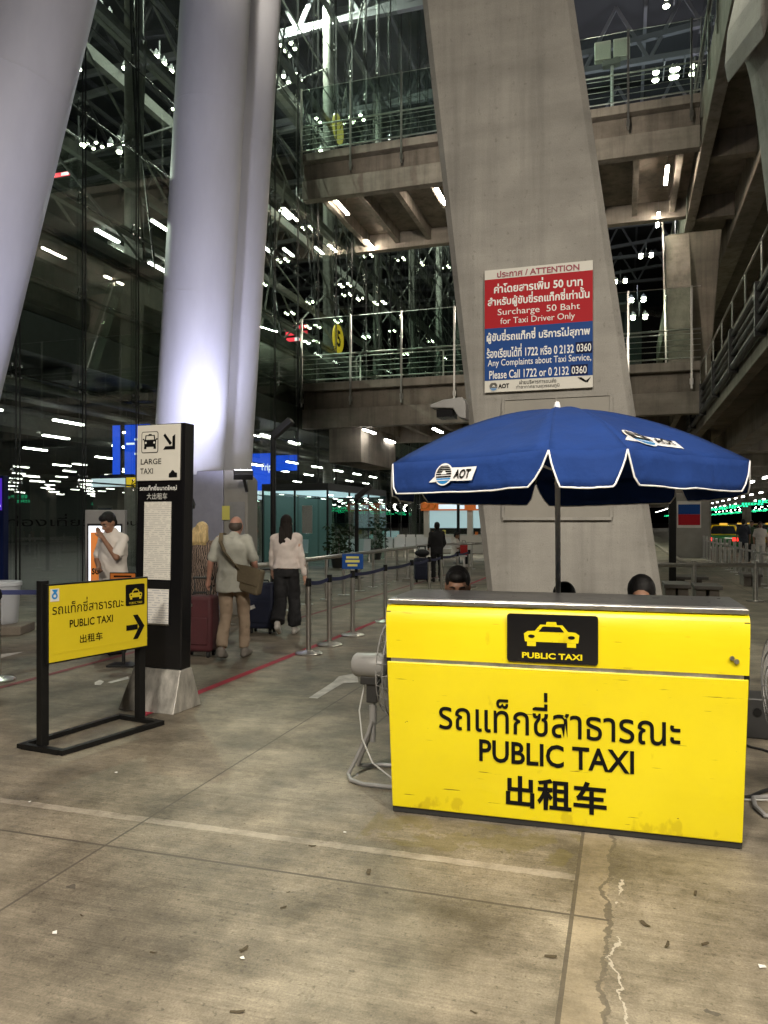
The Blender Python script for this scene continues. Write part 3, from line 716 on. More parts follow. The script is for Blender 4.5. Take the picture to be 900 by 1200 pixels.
b = MB(); b.prism([(-.2, .05), (-.05, .1), (.16, .12), (.2, .05), (.2, -.12), (.12, -.1), (.06, .0), (-.2, .02)], -.15, .15); b.build('housing', 'grey_paint', fl, smooth=False, bevel=.01)
b = MB(); b.box(-.13, .05, -.12, .12, -.085, -.002); b.build('lens', 'black_gloss', fl, smooth=False)
b = MB(); b.bar((.1, 0, .02), (.42, .15, .0), .05, .05); b.build('bracket', 'dark_steel', fl, smooth=False)

# surcharge notice on the pillar
sx0, sz1 = fp(569, 319); sx1, _ = fp(695, 307); _, sz0 = fp(569, 461)
sgn = T('surcharge_notice', 'red, blue and white taxi surcharge notice on the concrete pillar', 'sign', (P0[0], P0[1], 0), -TH)
b = MB(); b.box(sx0, sx1, -.05, -.001, sz0, sz1); b.build('backing_panel', 'panel_white', sgn, smooth=False)
nx = lambda p: sx0+(sx1-sx0)*p
nz = lambda q: sz1+(sz0-sz1)*q
b = MB(); poly2(b, [(nx(.0), nz(.478)), (nx(1), nz(.478)), (nx(1), nz(.078)), (nx(.0), nz(.078))], 0, y=-.053); b.build('red_field', 'red_ink', sgn, smooth=False)
b = MB(); poly2(b, [(nx(.0), nz(.905)), (nx(1), nz(.905)), (nx(1), nz(.478)), (nx(.0), nz(.478))], 0, y=-.053); b.build('blue_field', 'blue_ink', sgn, smooth=False)
for q in ((.845, .995, .638, .73), (.80, .955, .815, .90)):
    b = MB(); poly2(b, [(nx(q[0]), nz(q[3])), (nx(q[1]), nz(q[3])), (nx(q[1]), nz(q[2])), (nx(q[0]), nz(q[2]))], 0, y=-.055); b.build('number_patch', 'navy_ink', sgn, smooth=False)
for s, m, a0, a1, q0, q1, bo in (
    ('ประกาศ / ATTENTION', 'maroon_ink', .12, .88, .016, .068, .02),
    ('ค่าโดยสารเพิ่ม 50 บาท', 'white_ink', .09, .91, .098, .195, .025),
    ('สำหรับผู้ขับขี่รถแท็กซี่เท่านั้น', 'white_ink', .03, .97, .205, .315, .025),
    ('Surcharge  50 Baht', 'white_ink', .125, .885, .325, .392, 0),
    ('for Taxi Driver Only', 'white_ink', .15, .84, .400, .465, 0),
    ('ผู้ขับขี่รถแท็กซี่ บริการไม่สุภาพ', 'white_ink', .02, .975, .495, .605, .025),
    ('ร้องเรียนได้ที่ 1722 หรือ 0 2132', 'white_ink', .02, .83, .618, .722, .02),
    ('0360', 'white_ink', .855, .985, .652, .716, .01),
    ('Any Complaints about Taxi Service,', 'white_ink', .03, .985, .735, .805, .005),
    ('Please Call 1722 or 0 2132', 'white_ink', .045, .785, .825, .893, .01),
    ('0360', 'white_ink', .81, .945, .828, .888, .01),
    ('ฝ่ายบริหารการขนส่ง', 'black_ink', .33, .67, .912, .948, 0),
    ('ท่าอากาศยานสุวรรณภูมิ', 'black_ink', .30, .70, .952, .99, 0),
    ('AOT', 'black_ink', .13, .235, .935, .972, .03)):
    txt(sgn, s, m, nx(a0), nx(a1), nz(q1), nz(q0), y=-.057, bold=bo)
b = MB(); fs_ = lambda a, c, h=0: (a, -.056-h, c)
roundel(b, fs_, nx(.085), nz(.955), .045, 0, 1, 2); b.build('emblem', ['panel_white', 'black_ink', 'sky_blue_ink'], sgn, smooth=False, recalc=False)
b = MB()
for k in range(3): poly2(b, [(nx(.86+.02*k), nz(.918+.012*k)), (nx(.90+.02*k), nz(.918+.012*k)), (nx(.955-.005*k), nz(.96))], 0, y=-.056)
poly2(b, [(nx(.985), nz(.915)), (nx(.955), nz(.96)), (nx(.94), nz(.945))], 0, y=-.057)
b.build('bird_mark', 'black_ink', sgn, smooth=False, recalc=False)

# ------------------------------------------------------------------ white roof columns
def roof_column(label, base, top, r):
    t = T('roof_column', label, 'column', base, 0)
    d = Vector(top)-Vector(base)
    b = MB(); b.cyl((0, 0, 0), d, r, r*0.97, n=48); b.build('shaft', 'white_column', t, ang=60)
    for f in (.13, .27, .40, .62):
        p = d*f; n = d.normalized(); b = MB(); b.cyl(p-n*.006, p+n*.006, r*(1-.03*f)+.003, n=48); b.build('weld_seam', 'white_column', t)
    return t
def line3(pa, pb, Y, zb, zt):                              # axis through two points at distance Y, extended to heights zb and zt
    a, c = at(*pa, Y), at(*pb, Y); f = lambda z: a+(c-a)*((z-a.z)/(c.z-a.z)); return f(zb), f(zt)
roof_column('white steel roof column lit violet, left of the pair', *line3((223, 520), (253, 0), 14.0, 2.45, 27), .63)
roof_column('slimmer white steel roof column lit violet, right of the pair', *line3((257, 548), (292, 0), 15.4, 2.45, 27), .64)
roof_column('leaning white steel roof column cut by the left edge', *line3((-62, 430), (44, 0), 10.0, 0.0, 27), .66)
roof_column('rear white steel roof column behind the leaning left one', *line3((-48, 430), (57, 0), 11.2, 0.0, 27), .62)
cb = T('column_base', 'grey and lilac plinth under the pair of white columns', 'plinth', (-2.77, 13.25, 0), 0)
b = MB(); pl_ = [(-1.12, .42), (0, 0), (0, 3.3), (-1.25, 3.3)]
b.add([(x, y, z) for z in (0, 2.5) for x, y in pl_], [(0, 1, 5, 4), (1, 2, 6, 5), (2, 3, 7, 6), (3, 0, 4, 7), (4, 5, 6, 7), (3, 2, 1, 0)]); b.build('lilac_side', 'lilac_base', cb, smooth=False, bevel=.02)
b = MB(); pl_ = [(.004, 0), (.44, -.10), (.06, 3.2), (.004, 3.2)]
b.add([(x, y, z) for z in (0, 2.5) for x, y in pl_], [(0, 1, 5, 4), (1, 2, 6, 5), (2, 3, 7, 6), (3, 0, 4, 7), (4, 5, 6, 7), (3, 2, 1, 0)]); b.build('grey_side', 'hatch', cb, smooth=False, bevel=.02)
b = MB(); b.T = Matrix.Rotation(math.atan2(-.1, .436), 4, 'Z'); b.box(.12, .40, -.02, -.003, .9, 1.95); b.build('door', 'grey_paint', cb, smooth=False)
nt_ = T('pasted_note', 'small yellow paper note stuck on the column plinth', 'note', at(265.5, 601, 13.22), math.atan2(-.1, .436))
b = MB(); b.box(-.07, .07, -.03, -.022, -.12, .12); b.build('paper', 'note_yellow', nt_, smooth=False)

# ------------------------------------------------------------------ taxi desk
A, B_ = G(460, 952), G(870, 997); dv = B_-A; drz = math.atan2(dv.y, dv.x); DL = dv.length
DP = (A.x, A.y)
desk = T('taxi_desk', 'long yellow public taxi desk with black top', 'desk', (A.x, A.y, 0), drz)
dx0, dx1, t_ = 0.0, DL, 0.035                               # bottom ends; the front widens upwards
ZG, ZT = 0.845, 1.125
def face(b, z0, z1, y0, y1, th=.03, m=0):
    a0, a1 = dx0-t_*z0/1.1, dx1+t_*z0/1.1; c0, c1 = dx0-t_*z1/1.1, dx1+t_*z1/1.1
    b.add([(a0, y0, z0), (a1, y0, z0), (c1, y1, z1), (c0, y1, z1), (a0, y0+th, z0), (a1, y0+th, z0), (c1, y1+th, z1), (c0, y1+th, z1)],
          [(0, 1, 2, 3), (5, 4, 7, 6), (4, 0, 3, 7), (1, 5, 6, 2), (3, 2, 6, 7), (4, 5, 1, 0)], m)
b = MB(); face(b, .035, ZG-.008, 0.0, -.02); b.build('front_panel', 'yellow', desk, smooth=False, bevel=.006)
b = MB()
yt = [(ZG+.012, -.02), (1.06, -.012), (1.098, .0), (1.122, .02), (1.132, .05)]
yt = [(ZG+.012, -.02), (.95, -.017), (1.04, -.013), (1.085, -.007), (1.113, .002), (1.131, .014), (1.143, .03), (1.149, .05)]
vs = []
for z, y in yt: vs += [(dx0-t_*z/1.1, y, z), (dx1+t_*z/1.1, y, z)]
b.add(vs, [(2*i, 2*i+1, 2*i+3, 2*i+2) for i in range(len(yt)-1)])
b.box(dx0-.02, dx1+.02, .012, .03, ZG+.02, 1.09); b.build('upper_panel', 'yellow', desk, ang=14)
b = MB(); face(b, ZG-.012, ZG+.016, -.012, -.012, .05); b.build('groove_trim', 'steel_worn', desk, smooth=False)
b = MB(); face(b, 0.004, .04, .012, .01, .05); b.build('kick_strip', 'dark_steel', desk, smooth=False)
for q, x in ((1, dx1), (-1, dx0)):
    b = MB(); e = .002
    b.add([(x, .01, .03), (x, .56, .03), (x+q*t_, .55, 1.148), (x+q*t_, .05, 1.148), (x+q*t_, .0, 1.11), (x+q*.03, -.015, .85)], [(0, 1, 2, 3, 4, 5)])
    b.add([(p[0]-q*.025, p[1], p[2]) for p in b.v[:6]], [(0, 1, 2, 3, 4, 5)])
    for i in range(6): b.f.append([i, (i+1) % 6, (i+1) % 6+6, i+6]); b.mi.append(0)
    b.build('side_panel', 'black', desk, smooth=False)
b = MB(); b.box(dx0-.03, dx1+.03, .035, .60, 1.152, 1.182); b.build('counter_top', 'counter', desk, smooth=False, bevel=.01)
b = MB(); b.box(dx0-.034, dx1+.034, .018, .034, 1.148, 1.174); b.build('edge_trim', 'steel', desk, smooth=False, bevel=.004)
b = MB(); b.box(dx0+.05, dx1-.05, .40, .42, .05, 1.13); b.build('inner_shelf', 'grey_paint', desk, smooth=False)
fd = lambda px, py: flat(px, py, DP, drz)
def dbox(px0, py0, px1, py1):                               # average upright box on the desk front
    xm0, z0 = fd(px0, py1); xm1, z1 = fd(px1, py0); _, z0b = fd(px1, py1); return xm0, xm1, z0, z1
pl = T('taxi_plate', 'black plate with yellow taxi picture on the yellow desk', 'sign', (A.x, A.y, 0), drz)
x0, z1 = fd(595, 712); x1, z0 = fd(701, 781); z0 -= .004
_, zl0 = fd(595, 774); zm1 = 1.122
pts = rrect(x0, x1, .842+.03, zm1, .015)
b = MB(); b.prism(pts, -.030, -.012); b.build('plate', 'black_gloss', pl, smooth=False)
b = MB(); w = x1-x0; taxi_icon(b, x0+.19*w, x1-.20*w, .957, 1.085, 0, 1, y=-.033); b.build('pictogram', ['yellow', 'black_gloss'], pl, smooth=False, recalc=False)
txt(pl, 'PUBLIC TAXI', 'yellow', x0+.17*w, x1-.17*w, .893, .924, y=-.033, bold=.03)
ff = lambda a, c, h=0: (a, -.0045-.02*(c-.035)/(ZG-.043), c)
for s, xa, xb, ya, yb, bo in (('รถแท็กซี่สาธารณะ', 515, 797, 812, 864, .008), ('PUBLIC TAXI', 562, 743, 872, 899, .02), ('出租车', 593, 711, 912, 950, .025)):
    ym = (ya+yb)/2; cx = (xa+xb)/2; sl_ = .113
    a0, _ = fd(xa, ym-(cx-xa)*sl_); a1, _ = fd(xb, ym+(xb-cx)*sl_); _, c0 = fd(cx, yb); _, c1 = fd(cx, ya)
    txt(desk, s, 'black_ink', a0, a1, c0, c1, fn=ff, bold=bo)
b = MB(); b.cyl((dx1-.03, -.022, .925), (dx1-.03, -.034, .925), .012, n=10); b.cyl((dx1-.05, -.022, .94), (dx1-.05, -.034, .94), .011, n=10); b.build('lock', 'steel', desk)

# ------------------------------------------------------------------ umbrella
UX, UY, UR, ZR, ZA = 1.139, 5.0, 1.14, 1.955, 2.345
um = T('parasol', 'blue patio umbrella with white piping shading the taxi desk', 'umbrella', (UX, UY, 0), 0)
angs = [-72, -15, 5, 62, 119, 176, 232, 288]
def crn(i):
    a = R(angs[i]); return Vector((math.sin(a), -math.cos(a), 0))
def can(i, s, t):                                           # panel i, across s, down t
    d0, d1 = crn(i), crn(i+1); wide = (d1-d0).length
    sag = 0.035*math.sin(math.pi*s)*math.sin(math.pi*min(t, 1)*.9)*wide
    p = (d0*(1-s)+d1*s)*UR*t
    p.z = ZR+(ZA-ZR)*(1-t**1.8) - sag + .012*noise.noise(Vector((p.x*4.5, p.y*4.5, i*.0)))*math.sin(math.pi*s)*min(1, t*1.5) - .006*abs(noise.noise(Vector((p.x*9+p.y*7, p.y*3-p.x*4, 5))))*t
    return p
for i in range(7):
    b = MB(); n, k = 10, 12; vs = []; fs = []
    for a in range(k+1):
        for c in range(n+1): vs.append(can(i, c/n, max(a/k, .02)))
    for a in range(k):
        for c in range(n): fs.append((a*(n+1)+c, a*(n+1)+c+1, (a+1)*(n+1)+c+1, (a+1)*(n+1)+c))
    b.add(vs, fs); o = b.build('canopy_panel', 'umbrella', um, ang=60)
    m_ = o.modifiers.new('t', 'SOLIDIFY'); m_.thickness = .003
    # hanging valance flap with rounded lower corners and white piping
    narrow = i == 1; drop = .19+.006*math.sin(i*2.1); b = MB(); n = 28; prof = []
    l0, r0 = (.14, .20) if narrow else (.05, .10)
    for q in range(n+1):
        s = q/n
        e = 1.0
        if s < l0: e = (max(s, 0)/l0)**.75
        if s > 1-r0: e = (max(1-s, 0)/r0)**.75
        prof.append((s, min(1, .03+e*.97)))
    vs = []; edge = []
    for s, e in prof:
        p = can(i, s, 1.0); o_ = Vector((p.x, p.y, 0)).normalized()
        for j in range(5):
            f = j/4*e; vs.append(p + o_*(.03*f + .014*math.sin(9*s+i*1.7)*f) + Vector((0, 0, -drop*f)))
        edge.append(vs[-1])
    fs = [(q*5+j, q*5+j+1, (q+1)*5+j+1, (q+1)*5+j) for q in range(n) for j in range(4)]
    b.add(vs, fs); o = b.build('valance', 'umbrella', um, ang=60); m_ = o.modifiers.new('t', 'SOLIDIFY'); m_.thickness = .003
    b = MB(); b.tube(edge, .005, 6); b.build('piping', 'piping', o)
for i in range(7):
    b = MB(); b.tube([can(i, 0, t/8)*1.0+Vector((0, 0, -.022)) for t in range(1, 9)], .007, 6); b.build('rib', 'steel', um)
    b = MB(); b.cyl((0, 0, 1.93), can(i, 0, .55)+Vector((0, 0, -.03)), .005, n=6); b.build('strut', 'steel', um)
b = MB(); b.cyl((0, 0, .05), (0, 0, ZA-.01), .0175, n=16); b.build('pole', 'pole_silver', um)
b = MB(); b.cyl((0, 0, 1.89), (0, 0, 1.97), .035, n=16); b.build('slider', 'black', um)
b = MB(); b.lathe([(.022, ZA-.005), (.022, ZA+.02), (.014, ZA+.045), (.004, ZA+.052)], 0, 0, 14); b.build('finial', 'piping', um)
b = MB(); b.lathe([(.24, 0.0), (.24, .05), (.2, .08), (.05, .09), (.03, .2)], 0, 0, 24); b.build('base', 'grey_paint', um)
def can_map(i, s0, t0):                                     # flat logo drawing (metres) wrapped on panel i
    du = (can(i, s0+.01, t0)-can(i, s0-.01, t0)).length/.02; dt = (can(i, s0, t0-.01)-can(i, s0, t0+.01)).length/.02
    def fn(a, c, h=0.0):
        s, t = s0+a/du*t0/max(.2, t0-c/dt), t0-c/dt
        p = can(i, s, t); n = (can(i, s+.01, t)-can(i, s-.01, t)).cross(can(i, s, t-.01)-can(i, s, t+.01)).normalized()
        return p+n*(.008+h)
    return fn
def val_map(i, s0):                                         # the same on the hanging flap
    du = (can(i, 1, 1)-can(i, 0, 1)).length
    def fn(a, c, h=0.0):
        p = can(i, s0+a/du, 1.0); o = Vector((p.x, p.y, 0)).normalized(); f = min(1, max(0, .47-c/.19))
        return p+o*(.03*f+.016+h)+Vector((0, 0, -.19*f))
    return fn
def aot(fn, k):
    b = MB()
    roundel(b, fn, -.12*k, 0, .092*k, 0, 1, 2)
    n = 8; xa, xb = -.04*k, .19*k
    for q in range(n):
        p0, p1 = xa+(xb-xa)*q/n, xa+(xb-xa)*(q+1)/n
        b.add([fn(p0, -.062*k, -.003), fn(p1, -.062*k, -.003), fn(p1+.045*k*(q+1)/n, .06*k, -.003), fn(p0+.045*k*(q/n), .06*k, -.003)], [(0, 1, 2, 3)], 0)
    b.add([fn(-.29*k, -.065*k, -.003), fn(-.16*k, -.065*k, -.003), fn(-.19*k, .02*k, -.003)], [(0, 1, 2)], 0)
    b.build('emblem', ['piping', 'black_ink', 'sky_blue_ink'], um, smooth=False, recalc=False)
    txt(um, 'AOT', 'black_ink', .0*k, .175*k, -.04*k, .042*k, fn=lambda a, c: fn(a+.22*(c), c, .003), bold=.03)
aot(val_map(0, .46), .62)
aot(can_map(2, .34, .86), 1.05)
um.rotation_euler.x = R(-1.2)

# ------------------------------------------------------------------ floor fans beside the desk
def fan(label, loc, rz):
    t = T('floor_fan', label, 'fan', loc, rz)
    b = MB(); b.lathe([(.060, -.125), (.075, -.105), (.08, .03), (.072, .08), (.03, .1)], 0, 0, 20)
    b.v = [(z, y, .70+x) for x, y, z in b.v]; b.build('motor', 'grey_paint', t)
    b = MB(); b.box(-.07, .05, -.045, .045, .585, .635); b.build('mount', 'dark_steel', t, smooth=False, bevel=.006)
    b = MB(); b.cyl((0, 0, .22), (0, 0, .6), .017, n=12); b.cyl((0, 0, .34), (0, 0, .45), .024, n=12); b.build('stand_tube', 'grey_paint', t)
    b = MB(); b.box(-.035, .035, -.03, .03, .47, .59); b.build('bracket', 'dark_steel', t, smooth=False, bevel=.005)
    for y in (-.03, .03):
        s = 1 if y > 0 else -1
        b = MB(); b.tube([(.0, y*.6, .36), (-.02, y, .28), (-.10, y*2.2, .10), (-.13, y*3.2, .035), (-.09, y*5, .017), (.0, y*6.5, .017), (.22, y*6.5, .017), (.34, y*4.5, .017), (.36, 0, .017)], .0135, 8); b.build('base_loop', 'grey_paint', t)
    cg = MB()
    for xx, rr in ((.11, .28), (.16, .315), (.23, .315), (.27, .26), (.28, .18), (.285, .1), (.11, .16)):
        cg.tube([(xx, rr*math.cos(2*math.pi*i/32), .70+rr*math.sin(2*math.pi*i/32)) for i in range(32)], .004, 5, closed=True)
    for i in range(28):
        a = 2*math.pi*i/28; c, s = math.cos(a), math.sin(a)
        cg.tube([(.105, .07*c, .7+.07*s), (.11, .28*c, .7+.28*s), (.16, .315*c, .7+.315*s), (.23, .315*c, .7+.315*s), (.27, .26*c, .7+.26*s), (.288, .05*c, .7+.05*s)], .002, 4)
    cg.build('guard', 'grey_paint', t)
    for k in range(3):
        a = R(120*k); b = MB(); p = []
        for i in range(9):
            r = .05+.22*i/8; wd = .05+.06*math.sin(math.pi*i/8)
            for q in (-1, 1):
                g_ = a+q*wd/r*.5; p.append((.19+q*.03, r*math.cos(g_), .7+r*math.sin(g_)))
        b.add(p, [(2*i, 2*i+1, 2*i+3, 2*i+2) for i in range(8)]); o = b.build('blade', 'dark_steel', t); o.modifiers.new('t', 'SOLIDIFY').thickness = .004
    b = MB(); b.tube([(-.05, .0, .6), (-.08, -.03, .42), (-.05, -.06, .25), (.03, -.1, .12), (.2, -.12, .02), (.5, -.1, .01)], .005, 6); b.build('power_cord', 'grey_ink', t)
    return t
q = G(436, 905); fan('grey floor fan half hidden left of the yellow desk', (-.07, 4.83, 0), -TH)
q = G(893, 962); fan('grey floor fan cut by the right edge beside the yellow desk', (2.42, 4.2, 0), R(184)-TH)
q = G(884, 866); bx = T('junction_box', 'small dark metal box on the floor right of the desk', 'box', (q.x, q.y, 0), -TH)
b = MB(); b.box(-.16, .16, 0, .3, .0, .30); b.build('housing', 'dark_steel', bx, smooth=False, bevel=.012)
b = MB(); b.cyl((.02, -.012, .2), (.02, .0, .2), .03, n=14); b.build('socket', 'black', bx)
def cord(label, pts, r=.008, m='rubber'):
    b = MB(); b.tube([(*G(*p)[:2], r+.002) for p in pts], r, 7); tag(b.build('cable', m), label, 'cable')
cord('black cable on the floor leaving the desk towards the right edge', [(868, 872), (880, 877), (893, 880), (905, 884), (930, 890)])
cord('second black cable lower down on the floor right of the desk', [(866, 938), (880, 936), (893, 930), (908, 926), (940, 922)], .011)

# ------------------------------------------------------------------ small yellow sign on its black frame
pA = G(50, 879); pB = G(164, 846); d = pB-pA; srz = math.atan2(d.y, d.x); SP = (pA.x, pA.y)
ys = T('directional_sign', 'yellow public taxi sign with arrow on a black floor frame', 'sign', (pA.x, pA.y, 0), srz)
for x in (0, d.length):
    b = MB(); b.box(x-.03, x+.03, -.03, .03, .03, 1.19 if x == 0 else .62); b.build('post', 'black', ys, smooth=False, bevel=.004)
fs = lambda px, py: flat(px, py, SP, srz)
xa, za = fs(56, 684); xb, zb = fs(172.5, 673); _, zc = fs(56, 777); xa -= .05; xb -= .05
b = MB(); b.box(xa, xb, -.062, -.034, zc, za); b.build('board_edge', 'black', ys, smooth=False, bevel=.003)
b = MB(); b.box(xa+.013, xb-.013, -.066, -.0625, zc+.012, za-.012); b.build('board_face', 'sign_yellow', ys, smooth=False)
b = MB(); b.box(xa+.013, xb-.013, -.0675, -.0665, zc+.065, zc+.078); b.build('tape_strip', 'sign_yellow', ys, smooth=False)
wx = lambda p: xa+(xb-xa)*p
wz = lambda q: za+(zc-za)*q
b = MB(); b.prism(rrect(wx(.75), wx(.955), wz(.385), wz(.09), .012), -.069, -.0665); b.build('pictogram_plate', 'black_ink', ys, smooth=False)
b = MB(); taxi_icon(b, wx(.785), wx(.925), wz(.30), wz(.15), 0, 1, y=-.071); b.build('pictogram', ['sign_yellow', 'black_ink'], ys, smooth=False, recalc=False)
txt(ys, 'PUBLIC TAXI', 'sign_yellow', wx(.785), wx(.925), wz(.365), wz(.335), y=-.071)
txt(ys, 'รถแท็กซี่สาธารณะ', 'black_ink', wx(.04), wx(.725), wz(.385), wz(.20), y=-.0685)
txt(ys, 'PUBLIC TAXI', 'black_ink', wx(.195), wx(.615), wz(.575), wz(.475), y=-.0685, bold=.012)
txt(ys, '出租车', 'black_ink', wx(.29), wx(.51), wz(.795), wz(.685), y=-.0685, bold=.01)
b = MB(); sign_arrow(b, wx(.755), wx(.955), wz(.86), wz(.52), 0, y=-.0685); b.build('arrow', 'black_ink', ys, smooth=False, recalc=False)
b = MB(); f_ = lambda a, c, h=0: (a, -.0685-h, c)
b.add([f_(wx(.02), wz(.06)), f_(wx(.10), wz(.06)), f_(wx(.10), wz(.22)), f_(wx(.02), wz(.22))], [(0, 1, 2, 3)], 0)
b.add([f_(*p, .001) for p in disc(wx(.06), wz(.15), .024, 16)], [tuple(range(16))], 1)
b.add([f_(*p, .002) for p in disc(wx(.06), wz(.15), .011, 12)], [tuple(range(12))], 0)
b.add([f_(wx(.035), wz(.07), .001), f_(wx(.055), wz(.11), .001), f_(wx(.075), wz(.11), .001), f_(wx(.09), wz(.07), .001)], [(0, 1, 2, 3)], 1)
b.build('badge', ['panel_white', 'sky_blue_ink'], ys, smooth=False, recalc=False)
cs = [ys_ for ys_ in (G(25, 877), G(73, 885), G(188, 850), G(140, 842))]
Mi = (Matrix.Translation((pA.x, pA.y, 0)) @ Matrix.Rotation(srz, 4, 'Z')).inverted()
cs = [Mi @ p for p in cs]
b = MB()
for i in range(4):
    p, q = cs[i].copy(), cs[(i+1) % 4].copy(); p.z = q.z = .02; e = (q-p).normalized()*.02; b.bar(p-e*(1 if i % 2 else -1), q+e*(1 if i % 2 else -1), .045, .036-.002*i)
b.build('floor_frame', 'black', ys, smooth=False)

# ------------------------------------------------------------------ tall black totem
q0 = G(138, 831); q1 = G(203, 838); d = q1-q0; trz = math.atan2(d.y, d.x); L_ = d.length
to = T('sign_totem', 'tall black totem reading large taxi on a steel wedge base', 'sign totem', (q0.x, q0.y, 0), trz)
Mb = lambda zf: None
b = MB(); b.add([(0, 0, 0), (L_, 0, 0), (L_, .40, 0), (0, .40, 0), (.085, .10, .35), (L_+.0, .10, .35), (L_+.0, .26, .35), (.085, .26, .35)], [(3, 2, 1, 0), (4, 5, 6, 7), (0, 1, 5, 4), (1, 2, 6, 5), (2, 3, 7, 6), (3, 0, 4, 7)])
b.build('wedge_base', 'base_plate', to, smooth=False, bevel=.006)
tilt = math.tan(R(1.1)); bw0, bw1 = .085, .565
def tb(x0, x1, y0, y1, z0, z1, name, m, bev=.004):
    b = MB(); b.box(x0, x1, y0, y1, z0, z1); b.v = [(x+(z-.35)*tilt, y, z) for x, y, z in b.v]; return b.build(name, m, to, smooth=False, bevel=bev)
tb(bw0, bw1, .11, .25, .352, 2.44, 'body', 'black_gloss', .01)
xw0, xw1, zw0, zw1 = bw0+.004, bw1-.035, 1.955, 2.43
tb(xw0, xw1, .095, .108, zw0, zw1, 'header_panel', 'panel_white')
tsh = lambda y: (lambda a, c, h=0: (a+(c-.35)*tilt, y-h, c))
hx = lambda p: xw0+(xw1-xw0)*p
hz = lambda q: zw1+(zw0-zw1)*q
fh = tsh(.092)
b = MB()
o_, i_ = rrect(hx(.11), hx(.505), hz(.50), hz(.115), .02), rrect(hx(.125), hx(.49), hz(.487), hz(.128), .015)
b.add([fh(*p) for p in o_], [tuple(range(len(o_)))], 0); b.add([fh(*p, .001) for p in i_], [tuple(range(len(i_)))], 1)
vx = lambda p: hx(.155+.32*p)
vz = lambda q: hz(.43-.27*q)
def P2(pts, m, h): b.add([fh(vx(p), vz(q), h) for p, q in pts], [tuple(range(len(pts)))], m)
P2([(.08, .14), (.92, .14), (.95, .6), (.87, .66), (.84, .93), (.16, .93), (.13, .66), (.05, .6)], 0, .002)
P2([(.06, 0), (.24, 0), (.24, .16), (.06, .16)], 0, .002); P2([(.76, 0), (.94, 0), (.94, .16), (.76, .16)], 0, .002)
P2([(.20, .62), (.80, .62), (.76, .87), (.24, .87)], 1, .003); P2([(.36, .92), (.64, .92), (.6, 1.0), (.4, 1.0)], 0, .002)
P2([(-.04, .6), (.07, .6), (.07, .7), (-.04, .7)], 0, .002); P2([(.93, .6), (1.04, .6), (1.04, .7), (.93, .7)], 0, .002)
for cx in (.19, .81): P2(disc(cx, .42, .075, 12), 1, .003)
b.build('pictogram', ['black_ink', 'panel_white'], to, smooth=False, recalc=False)
b = MB(); ax = lambda p: hx(.62+.28*p); az = lambda q: hz(.45-.27*q)
for pts in ([(0, .93), (.14, 1.07), (.72, .42), (.55, .28)], [(.98, 1.0), (.98, 0), (.75, .22), (.75, .85)], [(.98, 0), (.0, 0), (.18, .22), (.75, .22)]):
    b.add([fh(ax(p), az(q)) for p, q in pts], [tuple(range(4))])
b.build('arrow', 'black_ink', to, smooth=False, recalc=False)
txt(to, 'LARGE', 'black_ink', hx(.10), hx(.58), hz(.705), hz(.605), fn=fh, bold=.008); txt(to, 'TAXI', 'black_ink', hx(.09), hx(.39), hz(.875), hz(.775), fn=fh, bold=.008)
b = MB(); b.add([fh(hx(p), hz(q)) for p, q in ((.76, .95), (.95, .95), (.95, .87), (.90, .86), (.86, .82), (.83, .82), (.80, .86), (.76, .88))], [tuple(range(8))]); b.build('small_emblem', 'black_ink', to, smooth=False, recalc=False)
ft = tsh(.106)
txt(to, 'รถแท็กซี่ขนาดใหญ่', 'white_ink', bw0+.03, bw1-.07, 1.865, 1.925, fn=ft, bold=.01); txt(to, '大出租车', 'grey_ink', bw0+.105, bw1-.165, 1.795, 1.85, fn=ft)
tb(bw0+.085, bw0+.36, .102, .1085, 1.11, 1.775, 'notice_sheet', 'paper_print', 0)
tb(bw0+.105, bw0+.36, .1045, .1085, .72, 1.095, 'leaflet_frame', 'black', 0)
tb(bw0+.112, bw0+.35, .101, .104, .735, 1.03, 'leaflet', 'paper_print2', 0)
tb(bw0+.108, bw0+.357, .1012, .1042, .722, .733, 'leaflet_edge', 'steel', 0)

# ------------------------------------------------------------------ belt posts, rails, barriers
ORD = ['nearest', 'second nearest', 'third nearest', 'fourth nearest', 'fifth nearest', 'sixth nearest', 'seventh nearest', 'eighth nearest', 'farthest']
us = [8.62, 9.31, 10.2, 11.75, 13.35, 14.65, 15.7, 17.3, 18.7]
def stanchion(label, loc, h=.92, rz=-TH):
    t = T('belt_post', label, 'belt post', loc, rz, 'chrome belt posts of the taxi queue')
    b = MB(); b.lathe([(.165, 0), (.168, .014), (.155, .026), (.06, .04), (.042, .055)], 0, 0, 28); b.build('base', 'steel', t)
    b = MB(); b.cyl((0, 0, .04), (0, 0, h-.1), .0315, n=18); b.build('tube', 'steel', t)
    b = MB(); b.cyl((0, 0, h-.1), (0, 0, h), .034, n=18); b.box(-.018, .018, -.042, .042, h-.085, h-.03); b.build('belt_head', 'black', t)
    return t
st0 = None
for i, u in enumerate(us):
    lb = f'chrome belt post of the taxi queue, {ORD[i]} to the camera'
    l = W(u, -3.66)
    if st0 is None: st0 = stanchion(lb, l)
    else: copy_tree(st0, loc=l, label=lb)
